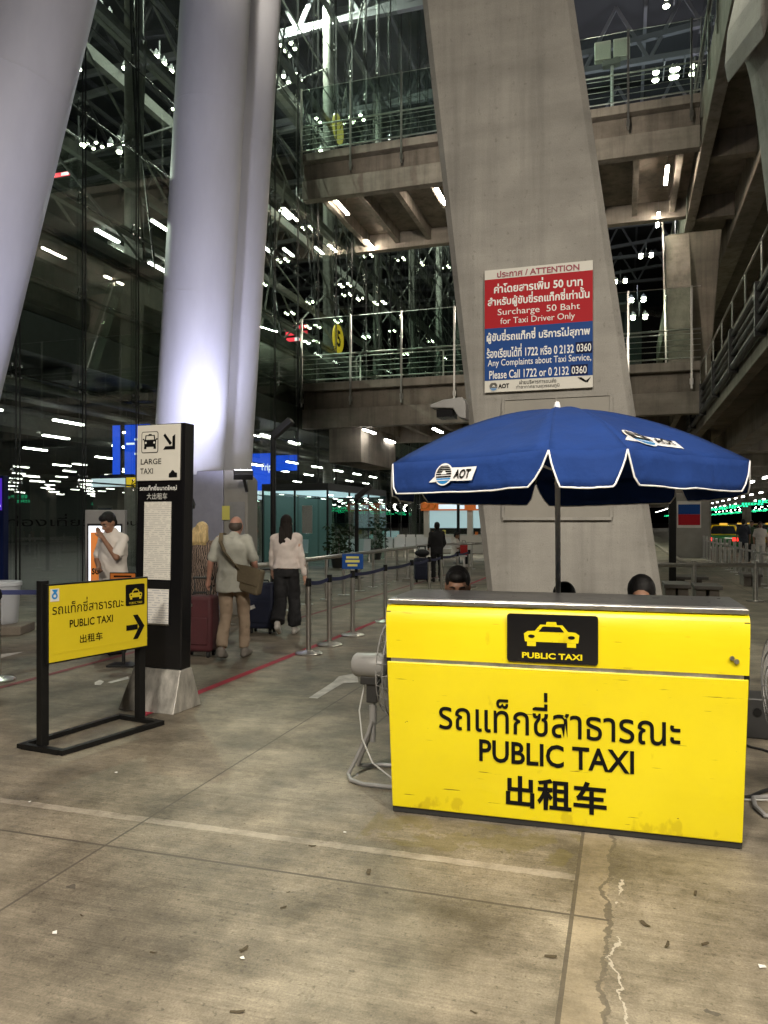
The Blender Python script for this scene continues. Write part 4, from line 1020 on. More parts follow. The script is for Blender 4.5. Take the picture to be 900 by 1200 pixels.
for i in range(8):
    b = MB(); L0, L1 = us[i]+.04, us[i+1]-.04; n = 8
    for q in range(n):
        ua, ub = L0+(L1-L0)*q/n, L0+(L1-L0)*(q+1)/n
        za, zb = [.862-.02*math.sin(math.pi*w/n) for w in (q, q+1)]
        b.add([(-.0015, ua, za-.024), (-.0015, ub, zb-.024), (-.0015, ub, zb+.024), (-.0015, ua, za+.024), (.0015, ua, za-.024), (.0015, ub, zb-.024), (.0015, ub, zb+.024), (.0015, ua, za+.024)], [(0, 1, 2, 3), (7, 6, 5, 4), (3, 2, 6, 7), (1, 0, 4, 5)])
    o = b.build('queue_belt', 'belt_navy', smooth=False); o.location = W(0, -3.66); o.rotation_euler = (0, 0, -TH)
    tag(o, f'dark belt stretched between the {ORD[i]} and the next queue post', 'belt', 'belts of the taxi queue')
sl = T('post_topper_sign', 'small blue sign with yellow letters on top of a queue post', 'sign', W(10.2, -3.66, .92), R(-6))
b = MB(); b.box(-.15, .15, -.012, .012, .02, .235); b.build('panel', 'blue_ink', sl, smooth=False, bevel=.004)
b = MB(); b.box(-.02, .02, -.01, .01, 0, .03); b.build('clip', 'steel', sl, smooth=False)
b = MB()
for z0, z1, xw in ((.17, .2, .09), (.115, .15, .10), (.06, .09, .07)):
    b.add([(-xw, -.0145, z0), (xw, -.0145, z0), (xw, -.0145, z1), (-xw, -.0145, z1)], [(0, 1, 2, 3)])
b.build('print', 'note_yellow', sl, smooth=False)
lp = stanchion('chrome belt post standing alone at the left edge of the photo', at(-3, 797, 7.75)); lp.location.z = 0
b = MB(); b.box(-.9, .72, -.002, .002, .835, .885); o = b.build('queue_belt', 'belt_navy', smooth=False); o.location = (-3.95, 8.1, 0); o.rotation_euler = (0, 0, R(2))
tag(o, 'navy belt with white letters in front of the clear bin', 'belt')
txt(o, 'AOT', 'white_ink', .40, .50, .848, .872, y=-.004)

rb = T('barrier_rail', 'long silver pipe barrier curving along the taxi queue', 'barrier', W(0, -5.88), -TH)
pts = [(0, 8.0, .875)] + [(0, 8+.8*k, .875) for k in range(1, 21)] + [(.4, 25.0, .875), (1.3, 26.4, .875), (2.6, 27.2, .875), (6.5, 27.6, .875)]
b = MB(); b.tube(pts, .042, 12); b.build('pipe', 'steel', rb)
pp = [(0, 8.6+1.03*k) for k in range(16)] + [(.9, 25.9), (2.6, 27.2), (3.8, 27.35), (5.1, 27.5), (6.4, 27.6)]
for x, y in pp:
    b = MB(); b.cyl((x, y, .01), (x, y, .85), .032, n=10); b.lathe([(.13, 0.002), (.13, .015), (.05, .02)], x, y, 16); b.build('post', 'steel', rb)

rr = T('barrier_rail', 'silver pipe rail crossing behind the desk at right', 'barrier', at(813, 703, 15.6), R(-3)); rr.location.z = 0
b = MB(); b.cyl((-1.0, 0, .73), (1.75, 0, .73), .045, n=10); b.build('pipe', 'steel', rr)
for x in (0.0, 1.22):
    b = MB(); b.cyl((x, 0, .0), (x, 0, .82), .05, n=12); b.lathe([(.17, 0.002), (.17, .015), (.06, .02)], x, 0, 16); b.build('post', 'steel', rr)
r2 = T('barrier_fence', 'row of steel barrier posts with rail along the taxi lane', 'barrier', W(0, 3.35), -TH)
for k in range(24):
    u = 18+1.25*k; b = MB(); b.cyl((0, u, .0), (0, u, 1.0), .045, n=8); b.lathe([(.14, 0.002), (.14, .015), (.05, .02)], 0, u, 12); b.build('post', 'steel', r2)
b = MB(); b.cyl((0, 18, .8), (0, 47, .8), .03, n=8); b.build('pipe', 'steel', r2)
r3 = T('barrier_fence', 'short row of steel posts crossing in front of the taxi lane', 'barrier', W(22.5, 3.9), -TH)
for k in range(7):
    b = MB(); b.cyl((.7*k, 0, .0), (.7*k, 0, 1.0), .045, n=8); b.lathe([(.14, 0.002), (.14, .015), (.05, .02)], .7*k, 0, 12); b.build('post', 'steel', r3)
b = MB(); b.cyl((0, 0, .85), (4.2, 0, .85), .03, n=8); b.build('pipe', 'steel', r3)
kb = structure(MB().box(2.0, 2.2, 30, 90, 0, .12).build('kerb', 'road_conc', smooth=False, bevel=.01)); kb.rotation_euler = (0, 0, -TH)
def bench(label, x0, x1, ytop, Y, depth=.9):
    p = at((x0+x1)/2, ytop, Y); w = (x1-x0)/F*Y; t = T('bench', label, 'bench', (p.x, Y, 0), -TH, 'dark flat benches behind the desk')
    z = p.z
    b = MB(); b.box(-w/2, w/2, 0, depth, z-.07, z); b.build('seat', 'bench_top', t, smooth=False, bevel=.01)
    for x in (-.25*w, .22*w):
        b = MB(); b.box(x-.09, x+.09, .1, depth-.1, 0, z-.071); b.build('leg', 'bench_leg', t, smooth=False, bevel=.01)
bench('dark flat bench just right of the pillar, nearest the desk', 779, 809, 685, 13.8)
bench('dark flat bench under the pipe rail, middle of the three', 815, 846, 687, 14.6)
bench('dark flat bench at the back beside the black post', 789, 829, 676, 18.5)
bench('dark flat bench farther right by the lane posts', 872, 893, 673, 19)
q = at(788, 682, 17.0); bp_ = T('square_post', 'thick black square post standing by the far benches', 'post', (q.x, 17.0, 0), -TH)
b = MB(); b.box(-.075, .075, -.075, .075, 0, 2.25); b.build('shaft', 'black', bp_, smooth=False, bevel=.006)
b = MB(); b.box(-.16, .16, -.16, .16, 0.004, .02); b.build('foot_plate', 'dark_steel', bp_, smooth=False)
for lb, px, Y, h in (('thin black lamp post left of the woman in the white blouse', 320, 17.0, 3.6), ('thin black lamp post near the row of white seats', 418, 22.0, 2.4), ('thin black post in front of the lit kiosk', 537, 30.0, 4.2)):
    q = at(px, 650, Y); t = T('lamp_post', lb, 'post', (q.x, Y, 0), 0)
    b = MB(); b.cyl((0, 0, 0), (0, 0, h), .06, n=10); b.lathe([(.2, .002), (.2, .02), (.07, .03)], 0, 0, 14); b.build('shaft', 'black', t)
    b = MB(); b.bar((0, 0, h-.1), (.42, -.1, h+.25), .22, .14); b.build('lamp_head', 'dark_steel', t, smooth=False, bevel=.02)

# clear bin on its concrete kerb block
q = G(8, 742); bl = T('concrete_block', 'low dirty concrete block under the clear bin at left', 'block', (q.x-.25, q.y-.15, 0), R(6))
b = MB(); b.box(-.6, .55, -.15, .45, 0, .13); b.build('block', 'road_conc', bl, smooth=False, bevel=.015)
bn = T('waste_bin', 'clear plastic bin standing on a concrete block at the left edge', 'bin', (q.x-.13, q.y+.02, .131), 0)
b = MB(); b.lathe([(.20, .0), (.215, .02), (.25, .56), (.25, .565), (.235, .565), (.20, .03)], 0, .1, 24); b.build('body', 'clear_plastic', bn)
b = MB(); b.lathe([(.255, .54), (.27, .55), (.27, .60), (.255, .61), (.24, .60), (.24, .55)], 0, .1, 24); b.build('rim', 'clear_plastic', bn)
b = MB(); b.ell((0, .1, .1), .17, .17, .09, 14); b.v = [(x+.02*math.sin(40*y), y+.02*math.sin(33*x), z+.02*math.sin(25*x+30*y)) for x, y, z in b.v]; b.build('waste', 'paper_scrap', bn)

# ------------------------------------------------------------------ lamps
def batten(label, loc, rz, group, L=1.25, m='tube_warm', hang=0.0):
    t = T('batten_light', label, 'ceiling light', loc, rz, group)
    b = MB(); b.prism_x([(0, 0)], 0, 0) if False else None
    b.box(-.07, .07, -L/2, L/2, .03, .09)
    if hang:
        for y in (-L*.35, L*.35): b.cyl((0, y, .09), (0, y, .09+hang), .008, n=5)
    b.build('housing', 'grey_paint', t, smooth=False)
    b = MB(); th = .075 if m == 'tube_far' else .015; b.box(-.06, .06, -L/2+.03, L/2-.03, -th, .029); b.build('tube', m, t, smooth=False, bevel=.01)
    return t
def onz(px, py, z):                                         # the point seen at a pixel on the level z
    return at(px, py, (z-H0)*F/(CY-py))
bl0 = None
for i, (px, py, z, hg, lb) in enumerate((
    (400, 243, 15.0, .5, 'leftmost batten light under the upper footbridge'), (435, 289, 15.0, .5, 'batten light at the back of the upper footbridge, left of the pillar'),
    (517, 231, 15.0, .5, 'batten light under the upper footbridge touching the pillar edge'), (781, 206, 14.9, .6, 'front batten light under the upper footbridge right of the pillar'),
    (771, 258, 14.9, .6, 'back batten light under the upper footbridge right of the pillar'))):
    p = onz(px, py, z); batten(lb, p, -TH, 'battens under the upper footbridge', 1.7, 'tube_warm', hg)
for i, (px, py, lb) in enumerate(((433, 506, 'left batten light under the lower footbridge'), (457, 517, 'hanging batten light under the lower footbridge, middle one'), (513, 505, 'batten light under the lower footbridge beside the parasol'))):
    batten(lb, onz(px, py, 5.35), -TH, 'battens under the lower footbridge', 1.5, 'tube', .4)
# rows of battens over the taxi lanes, many and alike
proto = None; GL = 'batten lights in rows over the taxi lanes'
for v in (8.2, 12.0, 15.8, 19.6, 23.4, 27.2):
    for k in range(38):
        u = 15+(4.2+k*.05)*k
        if u > 230: break
        if proto is None:
            proto = batten('white batten light hanging in the rows over the taxi lanes', W(u, v, 4.35), -TH, GL, 1.3, 'tube_far', .2)
        else: copy_tree(proto, loc=W(u, v, 4.35))
# ceiling battens inside the ground floor hall
GI = 'batten lights inside the ground floor hall'; proto = None
for v, u0, du in ((-15.2, 9.0, 3.1), (-18.2, 10.5, 3.6), (-22, 12.0, 4.2), (-27, 12.0, 5.0)):
    for k in range(13):
        l = W(u0+du*k, v, 4.45)
        if proto is None: proto = batten('white batten light on the ceiling inside the dark glass hall', l, -TH, GI, 1.25, 'tube', .6)
        else: copy_tree(proto, loc=l)
GF = 'added batten lights imitating lamps mirrored in the hall glass'; proto = None  # added rows that imitate the taxi lane lamps mirrored in the glass
for r_ in range(6):
    for k in range(14):
        l = W(29+3.3*k+.5*r_, -23.5-3.7*r_, 4.2)
        if proto is None: proto = batten('added white batten light imitating a lamp mirrored in the hall glass', l, -TH, GF, .95, 'tube_mirrored', 0)
        else: copy_tree(proto, loc=l)
GU = 'batten lights on the upper floors behind the glass'; proto = None
for px, py, dv_ in ((126, 277, 2), (188, 265, 2.5), (186, 314, 2), (40, 287, 2), (94, 320, 1.6), (107, 321, 1.6), (334, 252, 2), (338, 296, 2), (374, 294, 2.4), (312, 292, 2), (300, 545, 1.5), (345, 519, 1.5), (313, 510, 1.5)):
    l = atv(px, py, TV-dv_)
    if proto is None: proto = batten('bright batten light glowing on an upper floor behind the glass', l, -TH, GU, 1.1, 'tube', 0)
    else: copy_tree(proto, loc=l)
# clusters of round floodlights in the upper hall
def cluster(label, loc, n, r=.16, sp=.75, m='flood'):
    t = T('lamp_cluster', label, 'floodlight', loc, -TH, 'lamp clusters in the upper hall'); global LASTC; LASTC = t
    b = MB(); b.cyl((0, -sp, .35), (0, sp, .35), .04, n=6); b.cyl((0, 0, .35), (0, 0, 1.2), .03, n=6); b.build('bracket', 'truss', t)
    for k in range(n):
        x, y = ((k % 2)-.5)*sp*.9, ((k//2)-(n-1)/4)*sp*.8
        b = MB(); b.lathe([(r, 0), (r*.9, .16), (r*.4, .26), (.03, .33)], x, y, 12); b.build('shade', 'truss', t)
        b = MB(); b.lathe([(r*.3, -.11), (r*.75, -.07), (r*.95, -.004)], x, y, 12); b.build('lens', m, t)
    return t
WH = ['left edge, far behind the leaning column', 'left of the white column pair, high up', 'between the left columns, middle height', 'close beside the pair of white columns']
for i, (px, py, dv_, n, lb) in enumerate((
    (187, 78, 8, 6, 'lamp cluster high behind the glass left of the white column pair'), (158, 82, 9, 3, 'smaller lamp cluster beside the biggest one left of the column pair'),
    (92, 173, 7, 2, 'pair of lamps glowing through the glass beside the leaning column'), (150, 178, 8, 6, 'lamp cluster at middle height between the leaning column and the pair'),
    (340, 58, 8, 5, 'lamp cluster high just right of the white column pair'), (432, 42, 9, 3, 'big greenish lamp pair near the top of the glass hall'), (458, 50, 9, 2, 'lamp right of the big greenish pair near the top'),
    (490, 128, 9, 3, 'lamps above the upper footbridge railing close to the pillar'), (378, 140, 8, 3, 'lamps left of the round yellow sign on the upper level'), (408, 143, 9, 4, 'lamps right of the round yellow sign on the upper level'),
    (365, 355, 10, 4, 'lamps behind the lower footbridge, leftmost group'), (423, 350, 11, 3, 'lamps behind the lower footbridge right of the yellow number disc'), (397, 376, 12, 5, 'lamps just above the yellow number disc'), (430, 395, 12, 5, 'lamps right of the yellow number disc'), (475, 415, 12, 6, 'lamps seen through the lower footbridge railing'), (460, 388, 13, 4, 'distant lamps over the lower footbridge'), (545, 388, 8, 3, 'lamps at the pillar edge over the lower footbridge'), (505, 400, 13, 6, 'lamps left of the pillar over the lower footbridge'), (520, 420, 12, 6, 'lamps nearest the pillar behind the lower railing'))):
    cluster(lb, atv(px, py, TV-dv_), n, .13 if py < 200 else .10, .75 if py < 200 else .6)
for px, py, Y, n, lb in ((778, 90, 44, 4, 'left glowing lamp group above the upper footbridge at right'), (802, 86, 44, 4, 'right glowing lamp group above the upper footbridge at right'), (791, 0, 44, 3, 'lamp pair under the roof at top right'),
                   (747, 352, 60, 4, 'upper lamp group seen between pillar and pier'), (749, 372, 60, 4, 'lower lamp group seen between pillar and pier'), (722, 8, 60, 2, 'far lamp under the roof next to the pillar'), (742, 30, 66, 4, 'added lamp group among the roof trusses right of the pillar'), (765, 52, 72, 4, 'added dim lamp group just above the right railing'), (815, 20, 58, 4, 'added lamp group under the roof near the high walkway'), (727, 330, 75, 4, 'small lamp group over the lower bridge beside the pillar'), (757, 300, 70, 4, 'small lamp group under the upper bridge beside the pier')):  # the added groups under the roof brighten the trusses
    cluster(lb, at(px, py, Y), n, .2, 1.0)
proto = None
for v in (-17.5, -22.5, -28.5, -35):
    for k in range(12):
        l = W(17+5.4*k+.9*(v % 3), v, 24.5+(k*7+int(-v)) % 4*1.6)
        if proto is None:
            proto = l0 = None
            cluster('round lamp cluster hanging in the rows under the hall roof behind the glass', l, 4, .12, .8); proto = LASTC; proto['group'] = 'lamp clusters in rows under the hall roof'
        else: copy_tree(proto, loc=l)
mf = T('mast_floodlight', 'white twin floodlight on a short mast on the upper footbridge', 'floodlight', W(30.2, -.45, 16.67), -TH)
b = MB(); b.cyl((0, 0, 0), (0, 0, 2.3), .06, n=8); b.build('mast', 'piping', mf)
for x in (-.34, .34):
    b = MB(); b.box(x-.3, x+.3, -.15, .15, 2.35, 3.05); b.build('lamp_head', 'panel_white', mf, smooth=False, bevel=.03)
b = MB(); b.bar((-.35, 0, 2.2), (.3, 0, 2.25), .3, .2); b.build('bracket', 'grey_paint', mf, smooth=False)
# the cool uplights on the columns
def uplight(label, loc, aim, power, col=(0.68, 0.69, 1.0), size=100, lens=True):
    t = T('uplight', label, 'uplight', loc, 0)
    d = (Vector(aim)-Vector(loc)).normalized(); q = d.to_track_quat('Z', 'Y').to_matrix().to_4x4()
    b = MB(); b.T = q; b.box(-.16, .16, -.11, .11, -.10, -.01); b.build('housing', 'dark_steel', t, smooth=False, bevel=.01)
    b = MB(); b.T = q; b.box(-.14, .14, -.09, .09, -.008, .0); b.build('lens', 'flood_blue', t, smooth=False)
    l = bpy.data.lights.new('uplight_beam', 'SPOT'); l.energy = power; l.color = col; l.spot_size = R(size); l.spot_blend = .9; l.shadow_soft_size = .12
    lo = bpy.data.objects.new('beam', l); COL.objects.link(lo); lo.parent = t; lo.location = d*.03; lo.rotation_euler = d.to_track_quat('-Z', 'Y').to_euler()
    b = MB(); b.bar((0, .0, -.05), (-.0, .35, -.3), .05, .05); b.build('bracket', 'dark_steel', t, smooth=False)
    return t
a = at(285, 553, 12.75); uplight('small bright uplight bracketed on the column plinth', a, a+Vector((-.2, 1.0, 2.8)), 330)
a = at(215, 585, 11.3); uplight('uplight in front of the white column pair, hidden behind the totem', a, a+Vector((.05, 2.3, 3.4)), 820)
a = at(-40, 700, 7.6); uplight('uplight at the foot of the leaning white column', a, Vector((-5.0, 9.6, 8.0)), 900, size=80)
# forecourt floodlights: unseen, behind the camera, with an added one above it
def area_flood(label, loc, aim, power, sx, sy, col, spread=180):
    t = T('overhead_luminaire', label, 'overhead light', loc, 0)
    d = (Vector(aim)-Vector(loc)).normalized(); q = d.to_track_quat('-Z', 'Y').to_matrix().to_4x4()
    b = MB(); b.T = q; b.box(-sx/2-.04, sx/2+.04, -sy/2-.04, sy/2+.04, .03, .18); b.build('housing', 'grey_paint', t, smooth=False)
    l = bpy.data.lights.new('luminaire', 'AREA'); l.shape = 'RECTANGLE'; l.size = sx; l.size_y = sy; l.energy = power; l.color = col; l.spread = R(spread)
    lo = bpy.data.objects.new('glow', l); COL.objects.link(lo); lo.parent = t; lo.rotation_euler = d.to_track_quat('-Z', 'Y').to_euler()
    return t
WARM = (1.0, .91, .77)
area_flood('overhead luminaire behind the camera at left', (-2.6, -3.0, 7.2), (0.4, 3.4, 0.2), 430, 1.2, .5, WARM, 130)
area_flood('overhead luminaire behind the camera at right', (3.4, -2.6, 7.6), (1.2, 3.8, 0.4), 430, 1.2, .5, WARM, 130)
area_flood('added unseen luminaire right above the camera', (0.2, 0.6, 6.6), (0.3, 1.7, 0), 140, 1.4, .3, WARM, 120)  # added so the near floor is brighter than the middle
area_flood('overhead luminaire high above the forecourt', tuple(W(11.5, 1.2, 13.5)), tuple(W(12.5, -1.5, 0)), 105, .4, 1.6, WARM, 120)
area_flood('overhead luminaire above the taxi queue', tuple(W(17, 0.5, 14.2)), tuple(W(18, -4, 0)), 95, .3, 1.4, (1, .9, .76), 110)
area_flood('added unseen luminaire brightening the footbridges and the right hand decks', tuple(W(5, -3.5, 12)), tuple(W(29, 0, 15.5)), 800, 2.0, 1.0, WARM, 70)  # added out of view to brighten the bridge fronts
area_flood('overhead luminaire above the far forecourt', tuple(W(42, -5, 13.2)), tuple(W(42, -5, 0)), 1100, .1, 1.4, (1, .9, .76))

HALL = (.92, 1.0, .86)
for k, (u, v, z, P) in enumerate(((17, -20, 12.9, 1300), (27, -20, 12.9, 1500), (44, -27, 12.9, 1700), (24, -18, 33, 6500), (42, -18, 33, 8000), (62, -18, 33, 8000))):  # added lamps that brighten the dark hall interior
    area_flood(('added fill luminaire inside the hall, upper floor ', 'added fill luminaire inside the hall under the roof ')[k > 2]+('nearest', 'second', 'farthest')[k % 3], tuple(W(u, v, z)), tuple(W(u, v+2, 0)), P, .9, .12, HALL)
for k, (u, v) in enumerate(((40, 2), (58, 0))):  # added upward lamps that brighten the roof
    area_flood(('near', 'far')[k]+' added luminaire washing the roof trusses from below', tuple(W(u, v, 17.2)), tuple(W(u, v+1, 36)), 1200, 2.0, 1.0, (.88, .9, 1))

# ------------------------------------------------------------------ screens and hanging signs behind the glass
def panel(name, label, cat, px0, py0, px1, py1, dv_, m, yaw=-TH, th=.08, group=None, border=True):
    a, c = atv((px0+px1)/2, (py0+py1)/2, TV-dv_), None
    Y = a.y; w, h = (px1-px0)/F*Y, (py1-py0)/F*Y
    t = T(name, label, cat, (a.x, a.y, a.z-h/2), yaw, group); w /= math.cos(yaw)
    b = MB(); b.box(-w/2, w/2, 0, th, 0, h); b.build('housing', 'black', t, smooth=False)
    b = MB(); b.box(-w/2+.015, w/2-.015, -.01, -.002, .015, h-.015); b.build('screen', m, t, smooth=False)
    return t, w, h
p_, w, h = panel('advert_screen', 'narrow blue screen left of the wide one above the totem', 'screen', 131, 498, 142, 557, 2.0, 'scr_blue')
p_, w, h = panel('advert_screen', 'wide blue screen half hidden behind the large taxi totem', 'screen', 144, 497, 178, 557, 2.0, 'scr_blue')
b = MB(); b.box(-w*.42, -.1*w, -.016, -.011, h*.60, h*.64); b.box(-w*.1, w*.3, -.016, -.011, h*.68, h*.72); b.box(-w*.1, w*.1, -.016, -.011, h*.40, h*.44); b.build('print', 'led_white', p_, smooth=False)
p_, w, h = panel('advert_screen', 'bright blue advert screen right of the white columns', 'screen', 288, 531, 321, 586, 2.0, 'scr_blue', th=.1)
txt(p_, 'Trip', 'led_white', w*.02, w*.44, h*.58, h*.78, y=-.012, bold=.02)
b = MB(); b.box(-w*.45, w*.45, -.016, -.011, .02, h*.2); b.build('footer_strip', 'scr_white', p_, smooth=False)
p_, w, h = panel('advert_screen', 'dimmer curved blue screen beyond the bright one', 'screen', 322, 533, 350, 552, 3.2, 'scr_blue')
p_, w, h = panel('direction_band', 'pale lit direction band hanging above the security man', 'hanging sign', 104, 560, 150, 571, 1.0, 'scr_white')
b = MB(); b.box(w/2+.01, w/2+.28, -.0, .08, 0, h); b.build('yellow_end', 'scr_yellow', p_, smooth=False)
p_, w, h = panel('direction_band', 'dark direction band with thin white letters above the lit one', 'hanging sign', 114, 556, 158, 560, 1.05, 'navy_ink')
p_, w, h = panel('departure_sign', 'red and white lit strip sign beside the leaning column', 'sign', 55, 202, 84, 208, 4, 'led_red')
b = MB(); b.box(w*.1, w*.45, -.02, -.012, h*.2, h*.8); b.build('white_part', 'led_white', p_, smooth=False)
for i, (y0, y1) in enumerate(((381, 386), (388, 393), (395, 400))):
    p_, w, h = panel('departure_sign', ('top', 'middle', 'bottom')[i]+' red strip of the stacked lit signs behind the lower footbridge', 'sign', 333+i, y0, 361, y1, 6, 'led_red')
    b = MB(); b.box(-w*.1, w*.12, -.02, -.012, h*.1, h*.9); b.build('white_part', 'led_white', p_, smooth=False)
for lb, px, py, rr_, m, s in (('round yellow sign above the upper footbridge', 397, 151, .72, 'scr_yellow_dim', ''), ('round yellow disc with a dark number behind the lower footbridge', 397, 397, .72, 'scr_yellow', '5')):
    a = atv(px, py, TV-1.2); t = T('number_disc', lb, 'sign', a, R(90)-TH)
    b = MB(); n = 28
    b.prism([(rr_*math.cos(2*math.pi*i/n), rr_*math.sin(2*math.pi*i/n)) for i in range(n)], 0, .08); b.build('disc', m, t, smooth=False)
    b = MB(); b.cyl((0, .04, rr_), (0, .04, rr_+1.5), .02, n=6); b.build('hanger', 'truss', t)
    if s: txt(t, s, 'black_ink', -.26, .26, -.42, .42, y=-.006, bold=.03)
GG = 'green led bay signs over the taxi lanes'; proto = None
for v in (10.5, 17.5):
    for k in range(22):
        l = W(30+8.5*k, v, 3.05)
        if proto is None:
            proto = T('led_sign', 'green lit led bay sign hanging over the taxi lanes', 'led sign', l, -TH, GG); proto.scale = (.8, 1, .62)
            b = MB(); b.box(-1.2, 1.2, 0, .1, 0, .42); b.build('housing', 'black', proto, smooth=False)
            b = MB(); rg = random.Random(3)
            for c in range(7):
                x = -1.05+.31*c
                for r_ in range(3):
                    if rg.random() < .8: b.box(x, x+.22, -.012, -.003, .05+.12*r_, .12+.12*r_)
                b.box(x, x+.06, -.012, -.003, .05, .36)
            b.v += [(x, .1-y, z) for x, y, z in b.v]; n_ = len(b.v)//2; b.f += [[i+n_ for i in f] for f in b.f]; b.mi += b.mi[:]
            b.build('led_matrix', 'led_green', proto, smooth=False)
        else: copy_tree(proto, loc=l)
# glass vestibule with lit interior at the terminal wall
vs_ = T('glass_vestibule', 'lit glass entrance vestibule behind the woman in white blouse', 'entrance', W(25.5, TV+.02), -TH)
b = MB(); b.box(0, 2.6, 0, 7, 2.75, 3.0); b.build('roof', 'dark_steel', vs_, smooth=False)
b = MB(); b.box(.2, 2.4, .3, 6.7, 2.70, 2.745); b.build('ceiling_light', 'scr_white', vs_, smooth=False)
b = MB(); b.box(.0, .06, .1, 6.9, .1, 2.6); b.build('glowing_wall', 'glow_teal', vs_, smooth=False)  # wall glows by itself in place of lamp light falling on it
for x0, x1, y0, y1 in ((0, 2.6, 0, .02), (2.58, 2.6, .03, 6.97), (0, 2.6, 6.98, 7.0)):
    b = MB(); b.box(x0, x1, y0, y1, .03, 2.74); b.build('pane', 'thin_glass', vs_, smooth=False)
for x, y in ((0.03, .03), (1.3, .03), (2.57, .03), (2.57, 2.3), (2.57, 4.6), (2.57, 6.97)):
    b = MB(); b.box(x-.03, x+.03, y-.03, y+.03, 0, 2.75); b.build('frame', 'dark_steel', vs_, smooth=False)
b = MB(); b.box(1.6, 2.0, -.012, -.003, 1.2, 2.2); b.build('notice', 'paper_print2', vs_, smooth=False)

# ------------------------------------------------------------------ kiosk and seats far down the forecourt
kq = at(503, 650, 40); kx = T('kiosk', 'lit white kiosk with orange sign band far behind the queue', 'kiosk', (kq.x, 40, 0), -TH)
b = MB(); b.box(-.3, 3.6, 0, 2.6, 0, .95); b.build('counter', 'kiosk_white', kx, smooth=False, bevel=.02)
b = MB(); b.box(-.45, 3.75, -.15, 2.7, 2.3, 2.55); b.build('roof', 'kiosk_white', kx, smooth=False, bevel=.02)
for x in (-.3, 2.0, 3.45):
    b = MB(); b.box(x, x+.28, 0, .28, .951, 2.299); b.build('corner_post', 'kiosk_white', kx, smooth=False)
for x0, x1 in ((0, 1.98), (2.3, 3.43)):
    b = MB(); b.box(x0, x1, .1, .16, 1.3, 2.28); b.build('window', 'shop_lit', kx, smooth=False)
    for k in range(3):
        b = MB(); b.box(x0+.1+.3*k, x0+.25+.3*k, .02, .1, .96, 1.12+.04*k); b.build('goods', ('orange', 'paper_scrap', 'note_yellow')[k], kx, smooth=False, bevel=.01)
b = MB(); b.box(-.4, 3.7, -.2, -.155, 2.2, 2.6); b.build('sign_band', 'shop_orange', kx, smooth=False)
b = MB(); b.box(.55, 1.9, -.215, -.205, 2.28, 2.52); b.box(2.5, 3.6, -.215, -.205, 2.28, 2.52); b.build('sign_print', 'scr_white', kx, smooth=False)
b = MB(); 
for x in (-.2, .2): b.tube([(x+.16*math.cos(2*math.pi*i/14), -.22, 2.45+.16*math.sin(2*math.pi*i/14)) for i in range(14)], .05, 6, closed=True)
b.build('sign_rings', 'orange', kx)
p_, w, h = panel('shop_front', 'pale blue lit shop window in the hall beyond the seats', 'shop window', 430, 622, 468, 636, 9.5, 'shop_lit')
p_, w, h = panel('shop_front', 'faint blue lit screen wall high beyond the kiosk', 'screen', 526, 588, 566, 602, 1.0, 'scr_blue')
GS = 'white seats in rows beyond the queue'; proto = None
for r_, (px, Y, n) in enumerate(((412, 31, 2), (454, 35, 6), (470, 42, 5), (338, 30, 2))):
    o = at(px, 650, Y)
    for k in range(n):
        l = Vector((o.x, Y, 0))+Vector((C*.55*k, -S*.55*k, 0))
        if proto is None:
            proto = T('waiting_seat', 'white moulded seat in the waiting rows beyond the queue', 'seat', l, -TH+R(15), GS)
            b = MB(); b.box(-.24, .24, -.22, .22, .40, .44); b.build('seat', 'seat_white', proto, smooth=False, bevel=.01)
            b = MB(); b.bar((0, .22, .44), (0, .36, .92), .46, .03); b.build('backrest', 'seat_white', proto, smooth=False)
            for x in (-.2, .2):
                b = MB(); b.bar((x, -.2, 0), (x, -.16, .4), .03, .03); b.bar((x, .2, 0), (x, .16, .4), .03, .03); b.build('leg', 'steel', proto, smooth=False)
        else: copy_tree(proto, loc=l)
def pot_plant(label, px, Y, h, seed):
    q = at(px, 650, Y); t = T('potted_plant', label, 'plant', (q.x, Y, 0), 0); r_ = random.Random(seed)
    b = MB(); b.lathe([(.22, 0), (.3, .45), (.31, .5), (.26, .5), (.22, .42)], 0, 0, 16); b.build('pot', 'dark_steel', t)
    b = MB()
    for i in range(170):
        a = r_.random()*6.28; rr_ = .55*math.sqrt(r_.random()); z = .5+h*r_.random(); p = Vector((rr_*math.cos(a), rr_*math.sin(a), z)); d = Vector((r_.uniform(-1, 1), r_.uniform(-1, 1), r_.uniform(-.3, 1))).normalized()*.22; s = d.cross(Vector((r_.random(), r_.random(), .3))).normalized()*.05
        b.add([p-d*.5, p+s, p+d*.5, p-s], [(0, 1, 2, 3)])
    b.build('foliage', 'plant', t, smooth=False, recalc=False)
    b = MB(); b.cyl((0, 0, .4), (0, 0, .5+h*.6), .03, n=6); b.build('stem', 'bench_leg', t)
pot_plant('dark leafy potted plant left of the black lamp post by the seats', 397, 27, 1.0, 1)
pot_plant('dark bushy potted plant behind the white seats', 440, 33, 1.3, 2)

